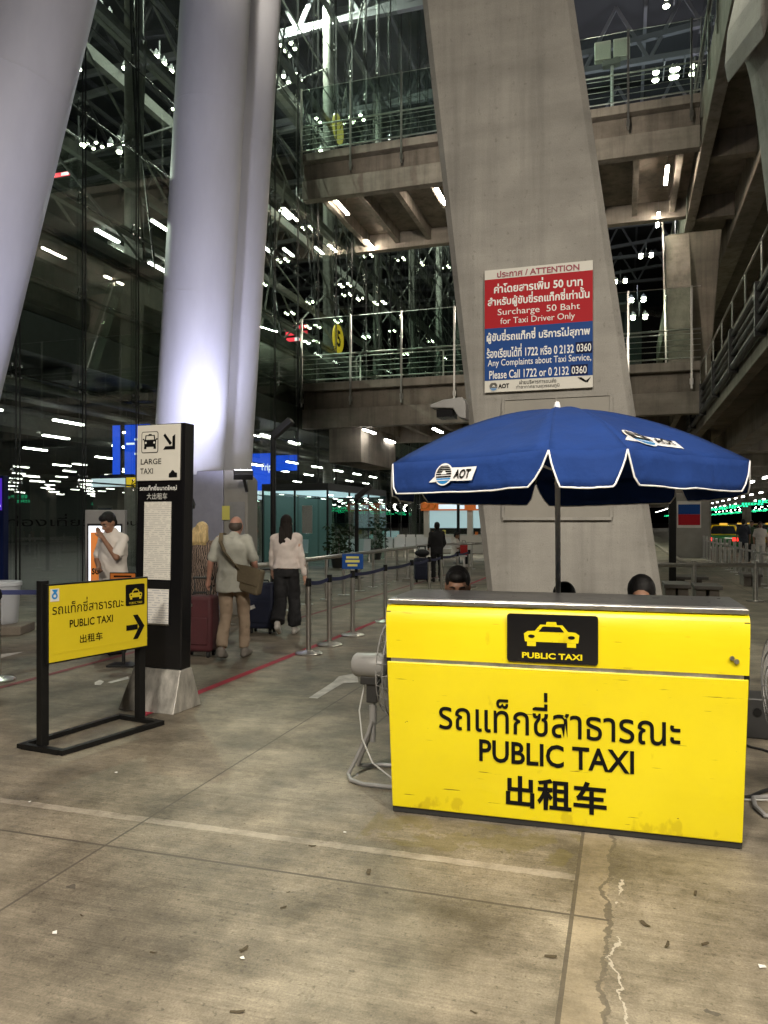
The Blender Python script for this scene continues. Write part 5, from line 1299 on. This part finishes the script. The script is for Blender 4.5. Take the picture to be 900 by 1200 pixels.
# ------------------------------------------------------------------ taxis in the lanes at right
def taxi(label, px, Y, rz, m0, m1):
    q = at(px, 640, Y); t = T('taxi_car', label, 'taxi', (q.x, Y, 0), rz)
    prof = [(-2.2, .32), (2.15, .32), (2.25, .55), (2.18, .78), (1.15, .92), (-1.75, .95), (-2.25, .85), (-2.28, .5)]
    b = MB(); b.prism_x(prof, -.85, .85); b.build('body', m0, t, bevel=.06, seg=3)
    b = MB(); z0, z1 = .93, 1.45
    lo = [(-.80, -1.75), (.80, -1.75), (.80, 1.1), (-.80, 1.1)]; hi = [(-.60, -1.05), (.60, -1.05), (.60, .35), (-.60, .35)]
    b.add([(x, y, z0) for x, y in lo]+[(x, y, z1) for x, y in hi], [(4, 5, 6, 7), (0, 1, 5, 4), (1, 2, 6, 5), (2, 3, 7, 6), (3, 0, 4, 7), (3, 2, 1, 0)]); b.build('cabin', m1, t, smooth=False, bevel=.05)
    for a, c, nm in (((-.66, -1.68, .99), (.66, -1.13, 1.40), 'rear_window'), ((-.66, 1.01, .99), (.66, .43, 1.40), 'windscreen')):
        b = MB(); s = -1 if a[1] < 0 else 1; e = s*.03
        b.add([(a[0], a[1]+e, a[2]), (c[0], a[1]+e, a[2]), (c[0]-.16, c[1]+e, c[2]), (a[0]+.16, c[1]+e, c[2])], [(0, 1, 2, 3)]); b.build(nm, 'car_glass', t, smooth=False)
    for s in (-1, 1):
        for y0, y1, y2, y3 in ((-1.5, -.4, -.4, -.98), (-.3, .95, .32, -.3)):
            b = MB(); b.add([(s*.81, y0, 1.0), (s*.81, y1, 1.0), (s*.66, y2, 1.38), (s*.66, y3, 1.38)], [(0, 1, 2, 3)]); b.build('side_window', 'car_glass', t, smooth=False)
        b = MB(); b.box(s*.86-.02, s*.86+.02, -1.9, 1.9, .50, .72); b.build('side_stripe', m1, t, smooth=False)
        for y in (-1.4, 1.4):
            b = MB(); b.cyl((s*.70, y, .32), (s*.88, y, .32), .32, n=20); w_ = b.build('wheel', 'rubber', t)
            b = MB(); b.cyl((s*.87, y, .32), (s*.892, y, .32), .19, n=14); b.build('rim', 'steel', w_)
        b = MB(); b.box(s*.62-.16, s*.62+.16, -2.31, -2.26, .62, .80); b.build('tail_lamp', 'tail', t, smooth=False, bevel=.01)
        b = MB(); b.box(s*.62-.16, s*.62+.16, 2.2, 2.27, .6, .74); b.build('headlight', 'led_white', t, smooth=False, bevel=.01)
    b = MB(); b.box(-.3, .3, -2.325, -2.29, .42, .54); b.build('number_plate', 'panel_white', t, smooth=False)
    b = MB(); b.box(-.2, .2, -.42, -.28, 1.455, 1.55); b.build('roof_lamp', 'amber', t, smooth=False, bevel=.02)
taxi('green and yellow taxi with glowing red tail lamps, left of the lane', 848, 42, R(-25), 'car_green', 'car_yellow')
taxi('green and yellow taxi further back at the right edge', 905, 50, R(-60), 'car_yellow', 'car_green')
taxi('dark taxi seen between the two green and yellow ones', 868, 56, R(-30), 'black_gloss', 'black')
taxi('taxi half hidden behind the dark one', 880, 66, R(-40), 'car_green', 'car_yellow')

# ------------------------------------------------------------------ advert stand, counter board and purple totem at left
q = at(123, 0, 10.6); ad = T('advert_stand', 'grey standing advert screen with orange poster behind the security man', 'advert stand', (q.x, 10.6, 0), R(4))
b = MB(); b.box(-.27, .27, 0, .12, 0.0, 1.77); b.build('housing', 'grey_paint', ad, smooth=False, bevel=.01)
b = MB(); b.box(-.235, .235, -.012, -.002, .62, 1.58); b.build('bezel', 'black', ad, smooth=False)
b = MB(); b.box(-.215, .215, -.018, -.013, .65, 1.55); b.build('border', 'led_white', ad, smooth=False)
b = MB(); b.box(-.185, .215, -.023, -.019, .66, 1.46); b.build('poster', 'scr_orange', ad, smooth=False)
txt(ad, 'SO', 'black_ink', -.17, -.06, .88, .97, y=-.026, bold=.04); txt(ad, 'SOAR', 'black_ink', -.17, .12, .70, .79, y=-.026, bold=.04)
b = MB(); b.add([(.06*math.cos(a), -.008, 1.675+.035*math.sin(a)) for a in [2*math.pi*i/20 for i in range(20)]], [tuple(range(20))]); b.build('mark', 'navy_ink', ad, smooth=False)
q = at(144, 0, 8.55); ob = T('counter_board', 'small orange board on a stand in front of the security man', 'board', (q.x, 8.55, 0), R(-3))
b = MB(); b.box(-.15, .15, 0, .03, .72, 1.04); b.build('frame', 'black', ob, smooth=False)
b = MB(); b.box(-.14, .14, -.006, -.001, .735, 1.03); b.build('poster', 'orange', ob, smooth=False)
b = MB(); b.cyl((0, .02, 0), (0, .02, .72), .02, n=8); b.box(-.15, .15, -.1, .14, 0, .02); b.build('stand', 'dark_steel', ob, smooth=False)
b = MB()
for z, w in ((.99, .10), (.90, .06), (.87, .11), (.84, .06), (.79, .07)): b.box(-w, w, -.010, -.0065, z, z+.018)
b.build('print', 'black_ink', ob, smooth=False)
q = at(1, 0, 11.5); pt_ = T('info_totem', 'dark totem with purple screen cut by the left edge', 'totem', (q.x-.17, 11.5, 0), R(5))
b = MB(); b.box(-.4, .2, 0, .2, 0, 2.3); b.build('body', 'navy_ink', pt_, smooth=False, bevel=.01)
b = MB(); b.box(-.36, .18, -.01, -.002, 1.78, 2.26); b.build('screen', 'scr_purple', pt_, smooth=False)
b = MB(); b.box(-.1, .16, -.02, -.012, 1.83, 1.86); b.build('print', 'led_white', pt_, smooth=False)
# lettering on the hall glass
hl = T('glass_lettering', 'dark Thai and Latin lettering on the hall glass at left', 'lettering', W(14.6, TV+.03, 0), R(90)-TH)
txt(hl, 'ท่องเที่ยว | Tourist', 'black_ink', -1.3, 4.4, 1.45, 1.8, y=-.006)


# ------------------------------------------------------------------ people
BASE = dict(pel=(0, 0, .95), chest=(0, .0, 1.28), neck=(0, -.01, 1.45), head=(0, .012, 1.60),
            shL=(-.175, -.01, 1.41), elL=(-.235, -.03, 1.12), wrL=(-.24, .05, .87), shR=(.175, -.01, 1.41), elR=(.235, -.03, 1.12), wrR=(.24, .05, .87),
            hiL=(-.09, 0, .92), knL=(-.10, .015, .50), anL=(-.105, -.02, .09), hiR=(.09, 0, .92), knR=(.10, .015, .50), anR=(.105, -.02, .09))
def crease(o, k):                                          # soft cloth folds
    vs = [(v.co.copy(), v.normal.copy()) for v in o.data.vertices]; out = []
    for p, n in vs:
        d = noise.noise(Vector((p.x*11, p.y*11, p.z*13)))*.008 + noise.noise(Vector((p.x*5+7, p.y*5, p.z*6+p.x*5)))*.016 - abs(noise.noise(Vector((p.x*7+3, p.y*6, p.z*11-p.x*8))))*.014
        out += list(p+n*d*k)
    o.data.vertices.foreach_set('co', out); o.data.update()
def person(label, loc, rz, H=1.7, pose=None, skin='skin_tan', hair=('short', 'hair_black'), top=('shirt', 'shirt_white'), bottom=('trousers', 'cloth_black'), shoes='rubber',
           girth=1.0, yaw=0.0, pitch=0.0, foot=None, group=None, vox=.0095):
    t = T('person', label, 'person', loc, rz, group)
    J = {k: Vector(v) for k, v in BASE.items()}; J.update({k: Vector(v) for k, v in (pose or {}).items()})
    k = H/1.72
    J = {a: v*k for a, v in J.items()}
    def limb(b, p, q, r0, r1, g=0): b.cyl(p, q, (r0+g)*k, (r1+g)*k, n=14); b.ell(p, (r0+g)*k, (r0+g)*k, (r0+g)*k, 14); b.ell(q, (r1+g)*k, (r1+g)*k, (r1+g)*k, 14)
    def torso(b, z0f=0.0, g=0.0, gw=1.0):
        up = (J['neck']-J['pel']); n = 9
        prof = [(-.06, .155, .115), (.0, .168, .122), (.15, .160, .115), (.32, .145, .105), (.5, .158, .115), (.68, .172, .12), (.84, .165, .105), (.93, .125, .08), (1.0, .062, .06)]
        rings = []
        sh = (J['shR']-J['shL']); a = math.atan2(sh.y, sh.x)
        mid = J['chest'] - (J['pel']+up*.66)
        for f, rx, ry in prof:
            if f < z0f: continue
            c = J['pel']+up*f + mid*math.sin(math.pi*max(0, min(1, f)))
            gg = 1+(gw-1)*max(0, 1-abs(f-.3)/.5)
            rings.append((c.x, c.y+(.03*k*(gg-1)*3), c.z, (rx*gg+g)*k, (ry*gg+g)*k))
        b.loft(rings, 22)
        for s in 'LR': limb(b, J['chest']*.3+J['neck']*.7, J['sh'+s]+Vector((0, 0, -.022)), .06, .046, g*.8)
    def head(b):
        M_ = Matrix.Translation(J['head']) @ Matrix.Rotation(yaw, 4, 'Z') @ Matrix.Rotation(pitch, 4, 'X') @ Matrix.Scale(k, 4)
        return M_
    MH = head(None)
    # body: one continuous surface
    b = MB(); torso(b, gw=girth)
    limb(b, J['neck']+Vector((0, 0, -.05)), J['head']+Vector((0, -.01, -.05)), .056, .052)
    b.T = MH
    b.ell((0, -.012, .022), .074, .094, .098); b.ell((0, .022, -.045), .058, .068, .072); b.ell((0, .05, -.085), .032, .035, .028)
    b.cyl((0, .078, .02), (0, .108, -.025), .009, .015, n=8); b.ell((0, .100, -.028), .017, .016, .012, 8)
    b.ell((0, .075, -.066), .024, .02, .012, 8); b.ell((0, .07, .035), .05, .022, .014, 10)
    for s in (-1, 1):
        b.ell((s*.077, -.012, -.008), .010, .022, .034, 10); b.ell((s*.04, .055, -.03), .022, .025, .02, 10)
    b.T = None
    for s in 'LR':
        limb(b, J['sh'+s]+Vector((0, 0, -.012)), J['el'+s], .044, .038); limb(b, J['el'+s], J['wr'+s], .039, .026)
        limb(b, J['hi'+s], J['kn'+s], .082, .055); limb(b, J['kn'+s], J['an'+s], .056, .036)
        d = (J['wr'+s]-J['el'+s]).normalized(); sg = -1 if s == 'L' else 1
        side = d.cross(Vector((0, 1, 0))); side = side.normalized() if side.length > .2 else Vector((1, 0, 0)); fw = side.cross(d).normalized()
        if fw.y < 0: fw = -fw
        w = J['wr'+s]
        b.cyl(w, w+d*.085*k, .026*k, .034*k, n=10); b.ell(w+d*.07*k, .02*k, .038*k, .04*k, 10)
        for i, ln in enumerate((.062, .072, .068, .052)):
            base = w+d*.085*k+fw*(.027-.018*i)*k; m1 = base+(d*.6*ln+side*(-sg)*.0*ln)*k; curl = (-side*sg if True else side)
            m1 = base+(d*.58+curl*.10)*ln*k; m2 = m1+(d*.38+curl*.34)*ln*k
            limb(b, base, m1, .0095, .009); limb(b, m1, m2, .009, .0078)
        th = w+d*.03*k+fw*.03*k; t1 = th+(d*.035+fw*.026)*k; limb(b, th, t1, .0125, .0105); limb(b, t1, t1+(d*.028+fw*.006)*k, .0105, .009)
        f = Vector(((.0), .15, -.045)); f = Vector((foot or {}).get(s, (0.01*sg, .15, -.045)))
        limb(b, J['an'+s]+Vector((0, 0, -.03)), J['an'+s]+f*k, .036, .030)
    o = remesh(b.build('body', skin, t), vox, 3)
    # eyes, brows, mouth
    for s in (-1, 1):
        b = MB(); b.T = MH; b.ell((s*.032, .077, .006), .0135, .009, .0055, 10); e = b.build('eye', 'eye_white', t)
        b = MB(); b.T = MH; b.ell((s*.032, .0835, .005), .0068, .004, .0056, 8); b.build('iris', 'eye_dark', e)
        b = MB(); b.T = MH; b.tube([(s*.014, .087, .030), (s*.032, .087, .036), (s*.05, .078, .030)], [.0035, .0045, .003], 6); b.build('eyebrow', hair[1], t)
    b = MB(); b.T = MH; b.ell((0, .092, -.066), .022, .008, .006, 10); b.build('mouth', 'lip', t)
    # hair
    b = MB(); b.T = MH; hk, hm = hair
    if hk == 'short':
        b.ell((0, -.026, .036), .084, .096, .098); b.ell((0, .03, .085), .062, .058, .04); b.ell((0, -.06, -.02), .066, .05, .07)
    elif hk == 'balding':
        b.ell((0, -.050, -.012), .078, .064, .060); b.ell((-.05, -.03, .0), .034, .055, .045); b.ell((.05, -.03, .0), .034, .055, .045)
    elif hk == 'long':
        b.ell((0, -.026, .034), .088, .10, .102); b.loft([(0, -.045, .06, .08, .07), (0, -.06, -.05, .092, .07), (0, -.075, -.16, .098, .062), (.012, -.095, -.27, .085, .05), (.02, -.10, -.35, .05, .034), (.025, -.10, -.39, .015, .012)], 16)
        for i in range(9):
            x = -.08+.02*i; b.tube([(x, -.10, -.05), (x+.012*math.sin(i*2.), -.128, -.16), (x*.9-.012*math.cos(i*1.7), -.14, -.26), (x*.7, -.13, -.34-.02*(i % 3))], [.016, .018, .016, .006], 7)
    elif hk == 'bob':
        b.ell((0, -.024, .034), .09, .10, .10); b.loft([(0, -.035, .06, .085, .085), (0, -.045, -.04, .10, .085), (0, -.05, -.12, .108, .085), (0, -.055, -.18, .10, .075), (0, -.05, -.205, .085, .06)], 16)
        for i in range(9):
            x = -.088+.022*i; b.tube([(x, -.09, .05), (x*1.12, -.132, -.05), (x*1.2+.008*math.sin(i*2.3), -.135, -.15), (x*1.1, -.11, -.21)], [.012, .016, .016, .005], 7)
    remesh(b.build('hair', hm, t), .0085, 2)
    # clothes
    tk, tm = top
    b = MB(); torso(b, g=.032 if tk == 'blouse' else .024, gw=girth)
    if tk in ('shirt', 'tee', 'blouse'):
        hem = -.22 if tk == 'shirt' else -.10
        c = J['pel']; r0 = .178*(1+(girth-1)*.6)
        if bottom[0] != 'tucked' and tk != 'blouse': b.loft([(c.x, c.y, c.z+.10*k, r0*.98*k, .138*k*girth), (c.x, c.y-.005, c.z-.02*k, r0*1.02*k, .145*k*girth), (c.x, c.y-.01, c.z+(hem+.06)*k, r0*1.06*k, .150*k*girth), (c.x, c.y-.01, c.z+(hem+.05)*k, r0*1.03*k, .145*k*girth)], 22)
        for s in 'LR':
            if tk == 'blouse': limb(b, J['sh'+s]+Vector((0, 0, -.014)), J['el'+s], .055, .056); limb(b, J['el'+s], J['el'+s].lerp(J['wr'+s], .9), .056, .046)
            else: limb(b, J['sh'+s]+Vector((0, 0, -.012)), J['sh'+s].lerp(J['el'+s], .80), .056, .072)
        limb(b, J['neck']+Vector((0, .0, -.03)), J['neck']+Vector((0, 0, .012)), .066, .064)
    elif tk == 'jacket':
        c = J['pel']
        b.loft([(c.x, c.y, c.z+.2*k, .18*k, .14*k), (c.x, c.y, c.z-.12*k, .19*k, .15*k), (c.x, c.y, c.z-.14*k, .18*k, .14*k)], 22)
        for s in 'LR': limb(b, J['sh'+s], J['el'+s], .068, .055); limb(b, J['el'+s], J['el'+s].lerp(J['wr'+s], .95), .055, .042)
        limb(b, J['neck']+Vector((0, 0, -.03)), J['neck']+Vector((0, 0, .03)), .075, .07)
    elif tk == 'dress':
        c = J['pel']
        b.loft([(c.x, c.y, c.z+.2*k, .165*k, .13*k), (c.x, c.y, c.z, .195*k, .155*k), (c.x, c.y, c.z-.3*k, .215*k, .18*k), (c.x, c.y, c.z-.62*k, .25*k, .21*k), (c.x, c.y, c.z-.64*k, .24*k, .20*k)], 22)
        for s in 'LR': limb(b, J['sh'+s], J['el'+s], .062, .056); limb(b, J['el'+s], J['el'+s].lerp(J['wr'+s], .6), .056, .05)
    o = remesh(b.build('shirt' if tk != 'dress' else 'dress', tm, t), vox*1.1, 9)
    crease(o, k)
    bk, bm = bottom
    if bk:
        b = MB(); c = J['pel']
        b.loft([(c.x, c.y, c.z+(.12 if tk == 'shirt' else .02)*k, .165*k*(1+(girth-1)*.5), .125*k*girth), (c.x, c.y, c.z, .180*k, .138*k), (c.x, c.y, c.z-.10*k, .178*k, .132*k), (c.x, c.y, c.z-.13*k, .15*k, .11*k)], 22)
        w0, w1, w2 = (.096, .076, .066) if bk in ('trousers', 'tucked') else (.10, .095, .105)
        for s in 'LR':
            limb(b, J['hi'+s], J['kn'+s], w0, w1); e = J['kn'+s].lerp(J['an'+s], .93); b.cyl(J['kn'+s], e, w1*k, w2*k, n=14)
        o = remesh(b.build('trousers', bm, t), vox*1.1, 2)
        crease(o, k*.9)
    for s in 'LR':
        sg = -1 if s == 'L' else 1; f = Vector((foot or {}).get(s, (0.01*sg, .15, -.045)))
        b = MB(); a = J['an'+s]; limb(b, a+Vector((0, -.035, -.045))*k, a+(f+Vector((0, .02, .0)))*k, .043, .036); limb(b, a+Vector((0, -.02, -.0))*k, a+f*.45*k, .045, .042)
        remesh(b.build('shoe', shoes, t), .009, 2)
    return t, J
MT['leopard'] = pbr('patterned dress cloth', (0.10, 0.075, 0.06), .85)
_n = MT['leopard'].node_tree; _b = _n.nodes['Principled BSDF']; _w = _n.nodes.new('ShaderNodeTexWave'); _w.inputs['Scale'].default_value = 14; _w.inputs['Distortion'].default_value = 9; _w.inputs['Detail'].default_value = 3
_r = _n.nodes.new('ShaderNodeValToRGB'); _r.color_ramp.elements[0].position = .45; _r.color_ramp.elements[1].position = .55; _r.color_ramp.elements[0].color = (.012, .009, .009, 1); _r.color_ramp.elements[1].color = (.26, .19, .15, 1)
_t = _n.nodes.new('ShaderNodeTexCoord'); _n.links.new(_t.outputs['Object'], _w.inputs[0]); _n.links.new(_w.outputs[1], _r.inputs[0]); _n.links.new(_r.outputs[0], _b.inputs['Base Color'])

def suitcase(label, loc, rz, m, h=.62, w=.44, d=.27, handle=.35, tagm=True):
    t = T('suitcase', label, 'suitcase', loc, rz, None)
    b = MB(); b.box(-w/2, w/2, -d/2, d/2, .07, .07+h); b.build('body', m, t, bevel=.045, seg=4)
    b = MB(); b.box(-w/2+.05, w/2-.05, -d/2-.018, -d/2-.001, .16, .07+h*.62); b.build('pocket', m, t, bevel=.012, seg=2)
    b = MB()
    for x in (-w*.25, w*.25): b.cyl((x, d/2-.05, .07+h), (x, d/2-.05, .07+h+handle), .009, n=8)
    b.cyl((-w*.25-.02, d/2-.05, .07+h+handle), (w*.25+.02, d/2-.05, .07+h+handle), .014, n=8); b.build('pull_handle', 'dark_steel', t)
    b = MB(); b.tube([(-.09, 0, .07+h-.005), (-.08, 0, .10+h), (.08, 0, .10+h), (.09, 0, .07+h-.005)], .012, 8); b.build('top_handle', 'rubber', t)
    for x in (-w/2+.06, w/2-.06):
        for y in (-d/2+.05, d/2-.05):
            b = MB(); b.cyl((x-.014, y, .034), (x+.014, y, .034), .034, n=12); b.box(x-.02, x+.02, y-.02, y+.02, .04, .075); b.build('wheel', 'rubber', t)
    if tagm:
        b = MB(); b.T = Matrix.Translation((-w*.36, -d/2-.03, .07+h*.45)) @ Matrix.Rotation(R(-22), 4, 'Y'); b.box(-.085, .085, -.003, .003, -.026, .026); b.build('luggage_tag', 'paper_print2', t, smooth=False)
    b = MB(); b.cyl((-w*.12, -d/2-.021, .07+h*.84), (-w*.12, -d/2-.0, .07+h*.84), .018, n=12); b.build('badge', 'steel', t)
    return t

# three travellers walking away
p = G(273, 771); mt, J = person('bald man in pale sage shirt and khaki trousers walking away with a shoulder bag', (p.x, p.y+.02, 0), R(-8), 1.72,
    dict(neck=(.0, .02, 1.42), head=(.012, .075, 1.55), chest=(0, .0, 1.27), elL=(-.27, -.02, 1.13), wrL=(-.33, .07, .92), elR=(.275, -.05, 1.13), wrR=(.245, .10, .93),
         knL=(-.085, -.02, .50), anL=(-.06, -.24, .13), knR=(.10, .10, .51), anR=(.115, .07, .085)), 'skin_red', ('balding', 'hair_grey'), ('shirt', 'shirt_sage'), ('trousers', 'trouser_khaki'), 'shoe_grey', 1.16, pitch=R(-14), foot={'L': (0, .11, -.085)})
bag = T('shoulder_bag', 'olive messenger bag hanging at the right hip of the bald man', 'bag', mt.location, mt.rotation_euler.z)
b = MB(); b.T = Matrix.Translation((.225, -.10, .93)) @ Matrix.Rotation(R(-14), 4, 'Z') @ Matrix.Rotation(R(12), 4, 'Y'); b.box(-.17, .17, -.06, .06, -.15, .15); b.build('body', 'bag_olive', bag, bevel=.03, seg=3)
b = MB(); b.T = Matrix.Translation((.225, -.108, .97)) @ Matrix.Rotation(R(-14), 4, 'Z') @ Matrix.Rotation(R(12), 4, 'Y'); b.box(-.175, .175, -.065, -.058, -.08, .12); b.build('flap', 'bag_olive', bag, bevel=.004)
b = MB()
sp = [(.13, -.155, 1.06), (.05, -.185, 1.15), (-.04, -.19, 1.26), (-.10, -.155, 1.37), (-.125, -.06, 1.47), (-.12, .05, 1.46), (-.03, .16, 1.3), (.1, .19, 1.15), (.25, .13, 1.03), (.3, -.02, 1.02)]
sp = [Vector(q) for q in sp]
for q0, q1 in zip(sp[:-1], sp[1:]): b.bar(q0, q1, .048, .012)
b.build('strap', 'bag_olive', bag, smooth=False, bevel=.003)
suitcase('tall maroon suitcase wheeled at the left of the bald man', (p.x-.42, p.y+.12, 0), R(-8), 'case_maroon', .66, .40, .28, .2)
q = at(239, 0, 10.1); person('blonde woman in dark patterned dress walking behind the totem', (q.x-.02, 10.1, 0), R(-12), 1.60,
    dict(anL=(-.1, -.12, .10), anR=(.1, .12, .09)), 'skin_pale', ('bob', 'hair_blonde'), ('dress', 'leopard'), (None, None), 'rubber', 1.08)
p = G(335, 744); wt, J = person('woman with long dark hair, pale blouse and black wide trousers walking away', (p.x, p.y+.05, 0), R(-6), 1.70,
    dict(elL=(-.22, .02, 1.14), wrL=(-.235, .12, .92), elR=(.235, -.03, 1.13), wrR=(.262, .02, .86), knL=(-.07, -.04, .50), anL=(-.06, -.28, .19), knR=(.095, .10, .51), anR=(.10, .08, .085)),
    'skin_pale', ('long', 'hair_brown'), ('blouse', 'shirt_blush'), ('wide', 'cloth_black'), 'shoe_white', 1.0, yaw=R(8), foot={'L': (0, .08, -.13)})
suitcase('navy suitcase with white tag wheeled beside the woman in the pale blouse', (p.x-.36, p.y+.22, 0), R(-10), 'case_navy', .66, .40, .28, .18)
# person in black far along the queue
p = G(512, 682); person('person in black jacket standing far along the queue', (p.x, p.y, 0), R(10), 1.60, dict(wrL=(-.2, .2, .98), wrR=(.2, .18, .98)), 'skin_tan', ('short', 'hair_black'), ('jacket', 'cloth_black'), ('trousers', 'cloth_black'), 'rubber', 1.12, vox=.013)
suitcase('black suitcase beside the person in the black jacket', (p.x-.40, p.y-.1, 0), R(5), 'case_navy', .58, .42, .26, .3, False)
b_ = T('travel_bag', 'black soft bag lying on top of the suitcase far in the queue', 'bag', (p.x-.40, p.y-.1, .68), R(5))
b = MB(); b.ell((0, 0, .10), .2, .13, .10, 16); b.build('body', 'case_black', b_)
b = MB(); b.tube([(-.1, 0, .18), (-.06, 0, .27), (.06, 0, .27), (.1, 0, .18)], .01, 6); b.build('strap', 'rubber', b_)
SIT = lambda z=.47: dict(pel=(0, 0, z+.09), chest=(0, .03, z+.42), neck=(0, .05, z+.60), head=(0, .075, z+.745), shL=(-.175, .04, z+.56), shR=(.175, .04, z+.56),
    elL=(-.22, .12, z+.29), elR=(.22, .12, z+.29), wrL=(-.13, .34, z+.20), wrR=(.13, .34, z+.20), hiL=(-.09, .02, z+.08), hiR=(.09, .02, z+.08), knL=(-.11, .44, z+.06), knR=(.11, .44, z+.06), anL=(-.11, .42, .09), anR=(.11, .42, .09))
q = at(533, 0, 27.5); person('seated person in white top with red bag on the far bench', (q.x, 27.5, 0), R(-100), 1.66, SIT(.42), 'skin_tan', ('short', 'hair_black'), ('shirt', 'shirt_white'), ('trousers', 'cloth_black'), 'shoe_white', pitch=R(-20), vox=.013)
bs = T('bench', 'white bench with steel legs under the far seated person', 'bench', (q.x-.05, 27.5, 0), R(-10))
b = MB(); b.box(-.5, .5, -.35, .35, .38, .43); b.build('seat', 'seat_white', bs, smooth=False, bevel=.01)
for x in (-.4, .4):
    b = MB(); b.box(x-.03, x+.03, -.3, .3, 0, .379); b.build('leg', 'steel', bs, smooth=False)
rg_ = T('hand_bag', 'red bag beside the far seated person in white', 'bag', (q.x+.30, 27.3, .431), 0)
b = MB(); b.box(-.13, .13, -.09, .09, 0, .42); b.build('body', 'cloth_red', rg_, bevel=.04, seg=3)
b = MB(); b.tube([(-.07, 0, .4), (-.05, 0, .52), (.05, 0, .52), (.07, 0, .4)], .01, 6); b.build('strap', 'rubber', rg_)
# staff seated behind the desk
def stool(loc, rz, lb):
    t = T('chair', lb, 'chair', loc, rz)
    b = MB(); b.box(-.21, .21, -.2, .2, .42, .45); b.build('seat', 'case_navy', t, smooth=False, bevel=.012)
    b = MB(); b.box(-.2, .2, -.23, -.2, .5, .82); b.build('backrest', 'case_navy', t, smooth=False, bevel=.012)
    for x in (-.18, .18):
        for y in (-.21, .17):
            b = MB(); b.cyl((x, y, 0), (x, y, .55 if y < 0 else .419), .012, n=8); b.build('leg', 'dark_steel', t)
for lb, cl, px, Y, rz, H, hr, pit, z, sh_ in (
    ('seated man with short black hair peering over the left of the desk', 'dark chair of the man behind the left of the desk', 537, 5.02, R(172), 1.70, 'short', R(-20), .455, 'cloth_dark'),
    ('seated person bent low behind the desk by the parasol pole', 'dark chair behind the middle of the desk', 657, 5.35, R(185), 1.62, 'short', R(-45), .385, 'cloth_dark'),
    ('seated woman with long black hair behind the right of the desk', 'dark chair behind the right of the desk', 752, 4.75, R(160), 1.66, 'long', R(-22), .445, 'shirt_white')):
    q = at(px, 0, Y); ps_ = SIT(z); person(lb, (q.x, Y, 0), rz, H, ps_, 'skin_tan', (hr, 'hair_black'), ('shirt', sh_), ('trousers', 'cloth_black'), 'rubber', pitch=pit, vox=.009)
    stool((q.x, Y, 0), rz, cl)
# security man scratching his chin
q = at(133, 0, 9.35); person('man in white uniform shirt looking down with a hand at his chin', (q.x, 9.35, 0), R(150), 1.74,
    dict(head=(.01, .07, 1.575), neck=(0, .01, 1.45), elL=(-.25, .17, 1.17), wrL=(-.06, .20, 1.385), elR=(.24, .04, 1.13), wrR=(-.02, .23, 1.04)), 'skin_tan', ('short', 'hair_black'), ('shirt', 'shirt_white'), ('trousers', 'cloth_black'), 'rubber', 1.08, pitch=R(-32))
# people by the taxis
for lb, px, Y, rz, H, tp, bt, hr in (('person in navy top walking away by the taxis', 871, 30, R(-15), 1.72, ('shirt', 'cloth_dark'), 'cloth_black', 'short'), ('person in white top and pale trousers by the right edge', 891, 28, R(170), 1.62, ('tee', 'shirt_white'), 'shirt_white', 'long'), ('person in green vest between the other two by the taxis', 881, 31, R(160), 1.66, ('shirt', 'plant'), 'cloth_black', 'short')):
    q = at(px, 0, Y); person(lb, (q.x, Y, 0), rz, H, None, 'skin_tan', (hr, 'hair_black'), tp, ('trousers', bt), 'rubber', vox=.016)

# ------------------------------------------------------------------ litter on the floor
r_ = random.Random(5); GLf = 'dry leaves scattered on the concrete floor'; proto = None
for px, py in ((286, 1113), (645, 1122), (826, 1107), (782, 1108), (180, 1117), (338, 1046), (756, 1084), (815, 1048), (44, 936), (555, 1187), (278, 1187), (366, 992), (432, 1023), (610, 925), (96, 1074), (332, 1064)):
    if proto is None:
        b = MB(); n = 8; b.add([(.030*math.cos(2*math.pi*i/n)+.006*math.sin(2.2*i), .013*math.sin(2*math.pi*i/n)*(1+.5*math.sin(1.7*i)), .001+.005*abs(math.cos(2*math.pi*i/n))) for i in range(n)]+[(0, 0, .001)], [(i, (i+1) % n, n) for i in range(n)])
        proto = tag(b.build('dry_leaf', 'leaf_dry', smooth=False, recalc=False), 'small dark dry leaf lying on the concrete floor', 'leaf', GLf); o = proto
    else: o = proto.copy(); COL.objects.link(o)
    p = G(px, py); o.location = (p.x, p.y, .002); o.rotation_euler = (0, 0, r_.random()*6.28); k = r_.uniform(.35, .95); o.scale = (k, k*r_.uniform(.6, 1.3), k)
proto = None
for px, py in ((893, 1134), (284, 1124), (64, 1094), (136, 906), (35, 940), (404, 976), (449, 774)):
    if proto is None:
        b = MB(); b.add([(-.015, -.01, .003), (.014, -.012, .006), (.018, .01, .003), (-.012, .012, .007)], [(0, 1, 2, 3)])
        proto = tag(b.build('paper_scrap', 'paper_scrap', smooth=False, recalc=False), 'tiny white paper scrap lying on the concrete floor', 'litter', 'paper scraps on the floor'); o = proto
    else: o = proto.copy(); COL.objects.link(o)
    p = G(px, py); o.location = (p.x, p.y, .002); o.rotation_euler = (0, 0, r_.random()*6.28); k = r_.uniform(.5, 1.0); o.scale = (k, k, k)

bpy.data.scenes.remove(TMP)
